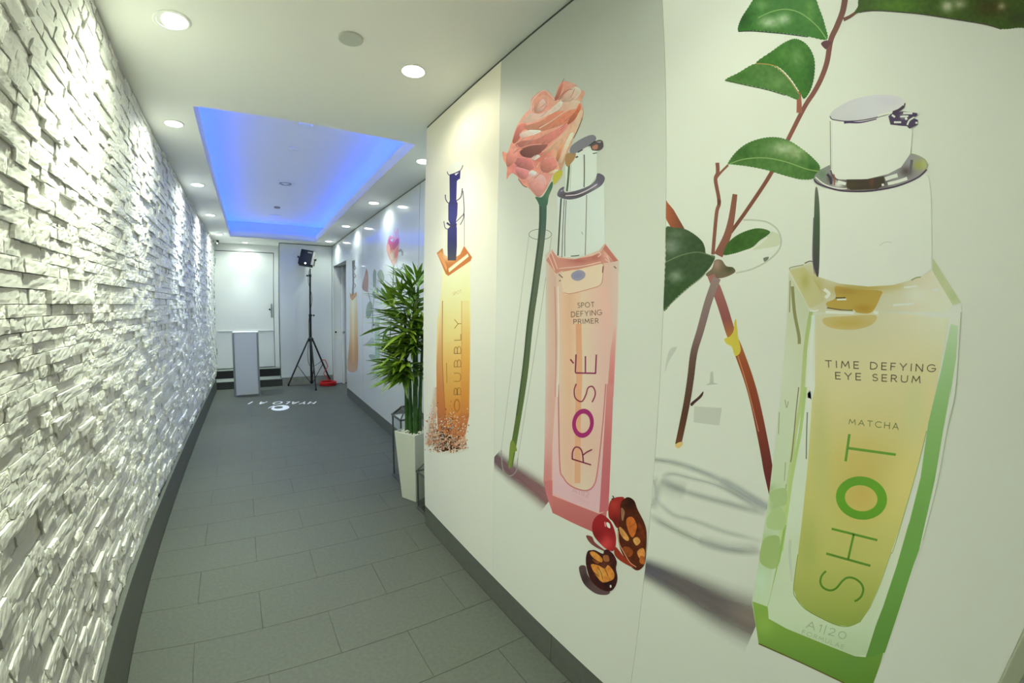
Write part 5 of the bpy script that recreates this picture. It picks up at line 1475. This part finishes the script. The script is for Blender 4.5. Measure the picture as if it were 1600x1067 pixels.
liq3 = shape(W3, 'bottle_liquid', z3((330, 500), (700, 470), (1262, 520), (1215, 760), (1157, 1067)) + z4((1098, 300), (1038, 540), (958, 830)) + z5((1000, 200), (930, 400), (862, 560), (800, 650), (720, 683), (640, 676), (540, 632), (430, 570), (368, 500), (346, 430), (375, 200), (400, 0)) + z4((340, 500), (365, 100)) + z3((328, 1000)),
             blobs(ramp((485, (214, 212, 180)), (520, (208, 206, 168)), (580, (204, 200, 148)), (650, (200, 194, 132)), (720, (194, 188, 112)), (800, (184, 184, 104)), (880, (168, 174, 92)), (940, (144, 160, 76)), (980, (128, 150, 68))), (1346, 776, 30, 34, (190, 168, 84), 0.8), (1345, 720, 36, 40, (200, 178, 96), 0.55), (1280, 700, 16, 90, (176, 184, 116), 0.6), (1262, 860, 16, 50, (150, 166, 84), 0.6), (1430, 640, 20, 60, (186, 196, 136), 0.6)), K, 12, smooth=False, step=8)
stroke(W3, 'liquid_edge', z5((375, 200), (346, 430), (368, 500), (430, 570), (540, 632), (640, 676), (720, 683), (800, 650)), 1.2, (120, 146, 66), K, 12.5)
am = shape(W3, 'bottle_shoulder', z3((152, 185), (250, 160), (300, 145), (360, 235), (500, 280), (700, 300), (870, 290), (1060, 235), (1140, 190), (1285, 430), (1250, 480), (780, 470), (340, 480), (282, 445)), blobs((212, 210, 180), (1360, 450, 30, 6, (196, 176, 104)), (1325, 452, 26, 8, (192, 168, 92)), (1395, 447, 20, 5, (200, 186, 124)), (1275, 450, 14, 20, (196, 184, 122)), (1255, 440, 12, 16, (192, 188, 132)), (1430, 460, 20, 12, (214, 220, 196))), K, 12.6, smooth=False, step=5)
shape(W3, 'shoulder_bevel', z3((152, 190), (245, 165), (262, 175), (345, 300), (395, 400), (300, 450), (282, 440)), blobs((204, 200, 150), (1258, 440, 7, 14, (190, 184, 112))), am, 13, smooth=False, step=5)
shape(W3, 'shoulder_bevel', z3((1145, 102), (1342, 412), (1285, 432), (1142, 190)), blobs((182, 192, 148), (1490, 462, 8, 10, (168, 186, 132))), am, 13, smooth=False, step=5)
shape(W3, 'amber_reflection', z3((470, 300), (600, 320), (780, 330), (782, 372), (720, 480), (620, 482), (590, 462), (440, 452), (405, 415), (470, 380)), blobs((198, 168, 84), (1350, 482, 14, 6, (186, 150, 62)), (1320, 455, 20, 5, (186, 152, 76))), am, 13.2, step=4)
shape(W3, 'amber_reflection', z3((390, 520), (560, 505), (745, 500), (730, 560), (620, 598), (480, 596), (400, 570)), blobs((206, 190, 132), (1325, 505, 30, 8, (200, 176, 96))), K, 13.2, step=5)
stroke(W3, 'shoulder_edge', z3((470, 380), (540, 378)), 2.0, (110, 92, 56), am, 14)
stroke(W3, 'shoulder_edge', z3((410, 448), (500, 462), (590, 466)), 2.0, (130, 116, 76), am, 14)
for pts, wd in ((((945, 308), (1035, 298)), 3.0), (((870, 430), (1015, 420)), 3.0), (((480, 392), (545, 390)), 2.6), (((400, 478), (600, 486)), 4.0), (((735, 480), (768, 485)), 5.0), (((390, 320), (425, 350), (400, 380)), 5.0), (((290, 470), (330, 470), (350, 465)), 2.2), (((1150, 325), (1185, 320)), 4.0), (((1255, 450), (1300, 440)), 3.0)):
    stroke(W3, 'shoulder_glint', z3(*pts), wd, (234, 238, 224), am, 14.3)
stroke(W3, 'shoulder_edge', z3((255, 140), (290, 125), (320, 130)), 1.6, (128, 118, 96), am, 14)
stroke(W3, 'shoulder_edge', z3((150, 185), (160, 168), (250, 150)), 1.2, (160, 166, 130), am, 14)
# white pump cap with its chrome collar
cap3 = shape(W3, 'printed_cap', [(1273, 300)] + z2((300, 950), (600, 985), (1000, 890), (1180, 760)) + [(1455, 302), (1456, 380), (1456, 420)] + z3((1060, 236), (870, 291), (700, 301), (500, 281), (356, 236)) + [(1274, 425)], ramp((1275, (230, 236, 226)), (1380, (232, 237, 226)), (1455, (216, 224, 206)), axis=0), P3, 15, smooth=False, step=8)
shape(W3, 'cap_dark_edge', [(1274, 296), (1278, 297), (1281, 330), (1281, 390), (1279, 431), (1273.5, 424), (1270.5, 400), (1272, 340)], ramp((300, (112, 118, 110)), (350, (84, 112, 84)), (430, (92, 84, 96))), cap3, 16, step=4)
stroke(W3, 'cap_dark_edge', [(1271.5, 340), (1269.8, 400), (1273, 428)], 1.2, (150, 118, 150), cap3, 16.4)
stroke(W3, 'cap_crease', [(1374, 384), (1384, 378), (1393, 379)], 1.2, (208, 216, 200), cap3, 16)
stroke(W3, 'cap_shade', z3((995, 258), (1030, 240), (1062, 235)), 2.0, (160, 170, 120), cap3, 16)
up3 = shape(W3, 'cap_upper', z2((232, 280), (300, 300), (550, 300), (850, 235), (1000, 260), (1040, 420), (1022, 630), (930, 770), (800, 840), (600, 885), (420, 890), (300, 880), (240, 790)), ramp((1298, (232, 238, 228)), (1400, (230, 236, 222)), (1425, (218, 226, 204)), axis=0), cap3, 17, smooth=False, step=7)
stroke(W3, 'cap_line', z2((235, 310), (238, 560), (240, 780)), 1.2, (132, 138, 128), up3, 18)
stroke(W3, 'cap_line', z2((252, 310), (255, 780)), 1.0, (205, 212, 200), up3, 18)
clr = shape(W3, 'cap_collar', z2((72, 885), (85, 838), (130, 790), (232, 738), (240, 800), (302, 880), (420, 885), (600, 878), (800, 830), (930, 762), (1022, 628), (1100, 650), (1165, 690), (1190, 740), (1176, 792), (1110, 852), (1000, 908), (850, 958), (650, 992), (480, 1000), (300, 986), (150, 942), (82, 908)),
            blobs((150, 148, 152), (1285, 272, 7, 9, (116, 146, 116)), (1335, 288, 16, 8, (72, 62, 52)), (1355, 286, 18, 8, (70, 60, 54)), (1375, 285, 12, 8, (86, 72, 76)), (1416, 268, 10, 8, (96, 84, 88)), (1436, 258, 9, 8, (158, 162, 82)), (1445, 256, 6, 10, (168, 176, 110)), (1298, 280, 5, 6, (90, 78, 88)), (1310, 288, 8, 5, (232, 236, 228))), cap3, 19, smooth=False, step=3.5)
shape(W3, 'collar_band', z2((395, 882), (600, 880), (760, 850), (770, 930), (700, 975), (440, 985), (400, 960)), blobs((78, 66, 56), (1362, 284, 3, 8, (120, 72, 52)), (1330, 290, 14, 5, (88, 76, 52))), clr, 20, smooth=False, step=4)
stroke(W3, 'collar_rim', z2((76, 880), (120, 925), (300, 985), (480, 1000), (650, 992), (850, 958), (1000, 908), (1110, 852), (1180, 785)), 2.4, (88, 68, 100), clr, 21)
stroke(W3, 'collar_rim', z2((90, 860), (180, 930), (300, 968), (400, 972)), 1.8, (226, 230, 224), clr, 21.4)
stroke(W3, 'collar_rim', z2((240, 790), (262, 850), (320, 890), (400, 905)), 2.0, (104, 88, 104), clr, 21)
for pts, wd in ((((775, 880), (830, 860), (895, 842)), 6.0), (((800, 925), (890, 905), (990, 872)), 5.0), (((740, 938), (762, 932)), 3.6), (((310, 905), (390, 925)), 5.0)):
    stroke(W3, 'collar_glint', z2(*pts), wd, (238, 242, 232), clr, 22)
stroke(W3, 'collar_glint', z2((270, 830), (280, 880), (275, 940)), 1.8, (176, 96, 84), clr, 22)
stroke(W3, 'collar_shade', z2((205, 830), (235, 870), (245, 930)), 4, (78, 66, 86), clr, 21.6)
stroke(W3, 'collar_shade', z2((1035, 690), (1025, 760), (1010, 830)), 4, (104, 106, 108), clr, 21.6)
stroke(W3, 'collar_rim', z2((1022, 630), (1100, 652), (1165, 692), (1188, 742)), 1.6, (150, 160, 130), clr, 21.6)
tp3 = shape(W3, 'cap_top', z2((230, 258), (250, 222), (310, 175), (450, 102), (650, 57), (830, 54), (938, 84), (968, 130), (940, 182), (850, 222), (700, 266), (550, 296), (400, 306), (290, 296), (240, 276)), blobs((196, 198, 194), (1390, 158, 20, 10, (188, 190, 190))), cap3, 19, step=5)
stroke(W3, 'cap_rim', z2((232, 262), (250, 290), (300, 302), (400, 312), (550, 302), (700, 272), (850, 228), (940, 186), (968, 135)), 1.6, (92, 76, 102), tp3, 20)
stroke(W3, 'cap_rim', z2((370, 325), (420, 322), (500, 325), (570, 318), (690, 290)), lambda u: 3.4 - 2 * u, (82, 52, 112), tp3, 20)
stroke(W3, 'cap_rim', z2((850, 225), (910, 200), (955, 165)), 4.0, (76, 58, 84), tp3, 20)
stroke(W3, 'cap_rim', z2((700, 262), (770, 242), (840, 228)), 3.0, (228, 230, 214), tp3, 20.4)
nz3 = shape(W3, 'nozzle', z2((805, 262), (850, 225), (950, 215), (1085, 232), (1090, 250), (1050, 280), (1095, 300), (1090, 345), (1012, 386), (985, 360), (940, 358), (825, 345)), blobs((78, 62, 92), (1412, 182, 5, 4, (150, 150, 150))), cap3, 19.5, smooth=False, step=4)
for pts, wd in ((((860, 322), (930, 322)), 2.8), (((950, 232), (1040, 235)), 3.0), (((920, 268), (1000, 262)), 2.4), (((968, 290), (990, 282)), 4.0), (((990, 350), (1010, 305), (1060, 272)), 2.6), (((840, 250), (870, 272)), 3.0), (((1070, 330), (1090, 325)), 3)):
    stroke(W3, 'nozzle_glint', z2(*pts), wd, (226, 230, 220), nz3, 20.5)
# words
DK = (112, 98, 76)
lettering(W3, 'TIME DEFYING', z3((402, 860), (1160, 893), (1165, 845), (400, 815)), 1.5, DK, K, 15, gap=0.52)
lettering(W3, 'EYE SERUM', z3((472, 942), (1056, 970), (1060, 925), (470, 897)), 1.5, DK, K, 15, gap=0.5)
lettering(W3, 'MATCHA', z4((602, 255), (918, 292), (920, 252), (604, 225)), 1.2, (122, 132, 80), K, 15, gap=0.45)
GT = ramp((680, (110, 158, 66)), (780, (98, 160, 46)), (860, (92, 140, 48)), (950, (76, 122, 38)))
wordstrokes(W3, [(z4((605, 320), (580, 494)), False), (z4((598, 410), (902, 452)), False)], 4.0, GT, K, 15)
ring(W3, 'letter', ellipse(*z4((682, 730))[0], 40.2, 33.6, 0.18), ellipse(*z4((680, 731))[0], 25.6, 20.2, 0.18), GT, K, 15)
wordstrokes(W3, [(z5((603, 25), (911, 102)), False), (z5((567, 192), (865, 275)), False), (z5((752, 62), (714, 232)), False)], 3.6, GT, K, 15)
wordstrokes(W3, [(z5((565, 310), (535, 345), (528, 390), (550, 425), (595, 441), (635, 425), (675, 378), (710, 355), (755, 360), (798, 390), (816, 430), (806, 475), (780, 503), (757, 514)), True)], 3.3, GT, K, 15)
lettering(W3, 'A1|20', z5((432, 690), (692, 772), (706, 728), (445, 645)), 1.3, (138, 164, 122), K, 15, gap=0.4)
lettering(W3, 'FORMULAE', z5((402, 732), (682, 836), (690, 812), (410, 708)), 0.9, (142, 168, 116), K, 15, gap=0.4)

# ------------------------------------------------------------------ printed glass panels on the set-back wall
GP = (0.70, 0.76, 0.79)
def glass_panel(y0, y1, label):
    o = MB().box((XF, y0, 0.139), (XF + 0.0038, y1, H - 0.0105)).build('printed_glass_panel', 'gloss_panel')
    return tag(o, label, 'wall panel', 'glossy printed panels on the set-back wall')
GA = glass_panel(5.765, 6.885, 'far glossy wall panel printed with a slim orange bottle')
GB = glass_panel(3.605, 5.757, 'wide glossy wall panel printed with a pink rose and eucalyptus')
GC = glass_panel(YC + 0.003, 3.597, 'glossy blank wall panel behind the bamboo, next to the mural corner')
SG = [(550, 400, 200, 212, 212), (620, 400, 178, 196, 216), (580, 560, 196, 206, 214), (640, 560, 190, 204, 216)]
WG = Wall(XF, SG, (0.74, 0.78, 0.77), 'print_glass', lay=0.0004, step=4.0)
f = z2p(530, 330, 3.557)
ob = shape(WG, 'printed_bottle', f((60, 488), (96, 486), (104, 700), (104, 850), (92, 890), (60, 892), (46, 860), (58, 700)), ramp((470, (226, 206, 176)), (510, (222, 182, 132)), (560, (196, 138, 90)), (582, (196, 150, 122))), GA, 1, step=3)
shape(WG, 'bottle_front', f((70, 495), (84, 495), (86, 840), (72, 840)), ramp((470, (238, 222, 192)), (520, (232, 198, 150)), (568, (206, 140, 88))), ob, 2, smooth=False, step=3)
shape(WG, 'bottle_shoulder', f((58, 448), (70, 470), (96, 448), (98, 468), (74, 496), (62, 485)), (190, 128, 78), ob, 2.4, smooth=False, step=3)
shape(WG, 'printed_pump', f((72, 275), (88, 272), (84, 340), (82, 470), (68, 472), (74, 400), (72, 330)), ramp((405, (82, 84, 110)), (460, (98, 98, 104))), GA, 2, smooth=False, step=3)
for y_ in (300, 345, 400):
    stroke(WG, 'pump_arm', f((84, y_), (92, y_ + 14), (84, y_ + 26)), 0.9, (112, 108, 116), GA, 2.5)
shape(WG, 'printed_flower', f((130, 400), (144, 345), (152, 318), (162, 360), (160, 440), (146, 446), (128, 430)), blobs((160, 112, 102), (572, 432, 4, 6, (180, 132, 112))), GB, 1, step=3)
st_ = stroke(WG, 'printed_stem', f((158, 440), (178, 520), (184, 560), (192, 640)), 1.1, (130, 120, 112), GB, 1)
stroke(WG, 'printed_stem', f((204, 330), (202, 420), (190, 520), (182, 680)), 1.0, (124, 142, 136), GB, 1)
for pts in (((188, 350), (197, 320), (206, 350), (200, 410), (190, 420)), ((212, 350), (232, 324), (250, 358), (246, 388), (230, 392)), ((184, 462), (192, 442), (206, 482), (194, 480)), ((206, 430), (216, 428), (218, 452), (208, 450)), ((148, 570), (156, 520), (174, 500), (186, 528), (176, 580), (158, 596))):
    shape(WG, 'printed_leaf', f(*pts), (112, 140, 132), GB, 1.4, step=3)
shape(WG, 'printed_bottle', f((198, 600), (226, 596), (226, 836), (200, 838)), ramp((500, (168, 196, 186)), (560, (140, 176, 160))), GB, 1, smooth=False, step=4)
shape(WG, 'printed_shadow', f((130, 748), (160, 725), (184, 700), (196, 722), (180, 752), (150, 748)), (168, 182, 196), GB, 0.8, step=4)
shape(WG, 'printed_shadow', f((164, 800), (200, 800), (222, 836), (186, 832)), (140, 164, 170), GB, 0.8, step=4)
rs2 = shape(WG, 'printed_rose', f((264, 220), (270, 165), (282, 135), (298, 140), (306, 92), (314, 120), (326, 95), (334, 150), (332, 200), (322, 270), (304, 302), (288, 280)), blobs((222, 132, 138), (612, 385, 5, 7, (196, 72, 104)), (616, 400, 6, 8, (226, 140, 128)), (617, 368, 4, 6, (232, 176, 186))), GB, 2, step=3)
for pts, c in ((((276, 165), (294, 150), (300, 185), (284, 215)), (206, 92, 118)), (((296, 190), (326, 150), (330, 180), (304, 214)), (190, 66, 98)), (((284, 160), (298, 152), (296, 170)), (244, 206, 214)), (((270, 225), (300, 220), (318, 240), (304, 290), (288, 270)), (228, 146, 134))):
    shape(WG, 'petal', f(*pts), c, rs2, 2.6, step=3)
for pts, c in ((((300, 118), (306, 95), (312, 125), (308, 150)), (236, 190, 200)), (((318, 120), (326, 98), (332, 140), (322, 150)), (232, 178, 192)), (((266, 215), (272, 180), (284, 205), (278, 240)), (236, 160, 150)), (((308, 230), (328, 200), (326, 240), (312, 262)), (206, 96, 112)), (((280, 240), (300, 232), (302, 262), (290, 270)), (240, 184, 170))):
    shape(WG, 'petal', f(*pts), c, rs2, 2.9, step=3)
stroke(WG, 'printed_stem', f((303, 300), (300, 400), (298, 480), (286, 640), (278, 850)), 1.9, (112, 138, 122), GB, 1.4)
stroke(WG, 'printed_pump', f((330, 225), (342, 215), (352, 232), (350, 246)), 3.0, (116, 124, 150), GB, 1.4)
stroke(WG, 'printed_pump', f((320, 316), (336, 326), (352, 312), (352, 292)), 2.6, (124, 132, 152), GB, 1.4)
stroke(WG, 'printed_pump', f((322, 240), (320, 310)), 1.0, (160, 172, 190), GB, 1.4)
shape(WG, 'printed_bottle', f((300, 842), (340, 820), (376, 860), (384, 935), (330, 930), (296, 900)), ramp((565, (222, 168, 190)), (592, (196, 110, 148))), GB, 1.4, smooth=False, step=4)
shape(WG, 'printed_shadow', f((254, 838), (280, 840), (300, 890), (262, 885)), (196, 176, 200), GB, 1.0, step=4)

# ------------------------------------------------------------------ projected logo: its light painted as flat white shapes on the floor
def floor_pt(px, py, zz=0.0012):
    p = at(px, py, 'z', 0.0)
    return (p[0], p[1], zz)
lo_ = tag(empty('projected_logo', floor_pt(440, 634, 0.0)), 'projected light of brand lettering and swirl, painted white on the floor before the plinth', 'projected sign')
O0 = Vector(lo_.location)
def painted_light(name, V, F):
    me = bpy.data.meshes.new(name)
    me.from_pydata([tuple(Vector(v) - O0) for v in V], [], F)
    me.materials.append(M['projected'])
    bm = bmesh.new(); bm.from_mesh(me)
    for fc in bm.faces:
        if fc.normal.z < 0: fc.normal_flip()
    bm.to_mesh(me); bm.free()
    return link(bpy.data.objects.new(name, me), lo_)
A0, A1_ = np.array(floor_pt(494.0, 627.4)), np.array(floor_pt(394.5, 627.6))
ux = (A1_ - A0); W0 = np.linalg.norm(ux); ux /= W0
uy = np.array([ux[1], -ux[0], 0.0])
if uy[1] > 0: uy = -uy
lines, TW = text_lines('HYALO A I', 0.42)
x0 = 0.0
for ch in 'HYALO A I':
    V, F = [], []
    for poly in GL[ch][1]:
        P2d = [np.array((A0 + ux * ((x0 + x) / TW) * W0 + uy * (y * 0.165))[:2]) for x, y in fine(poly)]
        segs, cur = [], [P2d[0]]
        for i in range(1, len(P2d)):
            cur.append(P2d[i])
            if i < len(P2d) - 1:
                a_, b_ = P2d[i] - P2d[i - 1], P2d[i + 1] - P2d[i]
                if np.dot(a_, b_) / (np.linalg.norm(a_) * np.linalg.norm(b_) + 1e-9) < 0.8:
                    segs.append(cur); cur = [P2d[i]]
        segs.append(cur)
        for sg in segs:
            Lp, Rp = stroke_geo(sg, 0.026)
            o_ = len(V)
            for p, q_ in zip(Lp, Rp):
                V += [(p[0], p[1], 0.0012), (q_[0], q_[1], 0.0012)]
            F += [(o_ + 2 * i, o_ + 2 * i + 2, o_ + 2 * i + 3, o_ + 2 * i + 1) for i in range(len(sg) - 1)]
    if V: painted_light('letter', V, F)
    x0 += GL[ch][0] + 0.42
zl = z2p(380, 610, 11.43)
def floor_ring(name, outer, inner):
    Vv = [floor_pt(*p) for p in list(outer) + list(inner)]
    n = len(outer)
    painted_light(name, Vv, [(k, (k + 1) % n, n + (k + 1) % n, n + k) for k in range(n)])
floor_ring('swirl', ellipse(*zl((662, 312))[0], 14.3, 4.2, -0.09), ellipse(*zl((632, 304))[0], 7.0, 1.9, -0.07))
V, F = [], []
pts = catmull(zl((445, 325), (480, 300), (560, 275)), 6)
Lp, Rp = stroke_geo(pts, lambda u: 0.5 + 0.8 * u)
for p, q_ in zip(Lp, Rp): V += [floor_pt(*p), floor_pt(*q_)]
painted_light('swirl', V, [(2 * i, 2 * i + 2, 2 * i + 3, 2 * i + 1) for i in range(len(pts) - 1)])
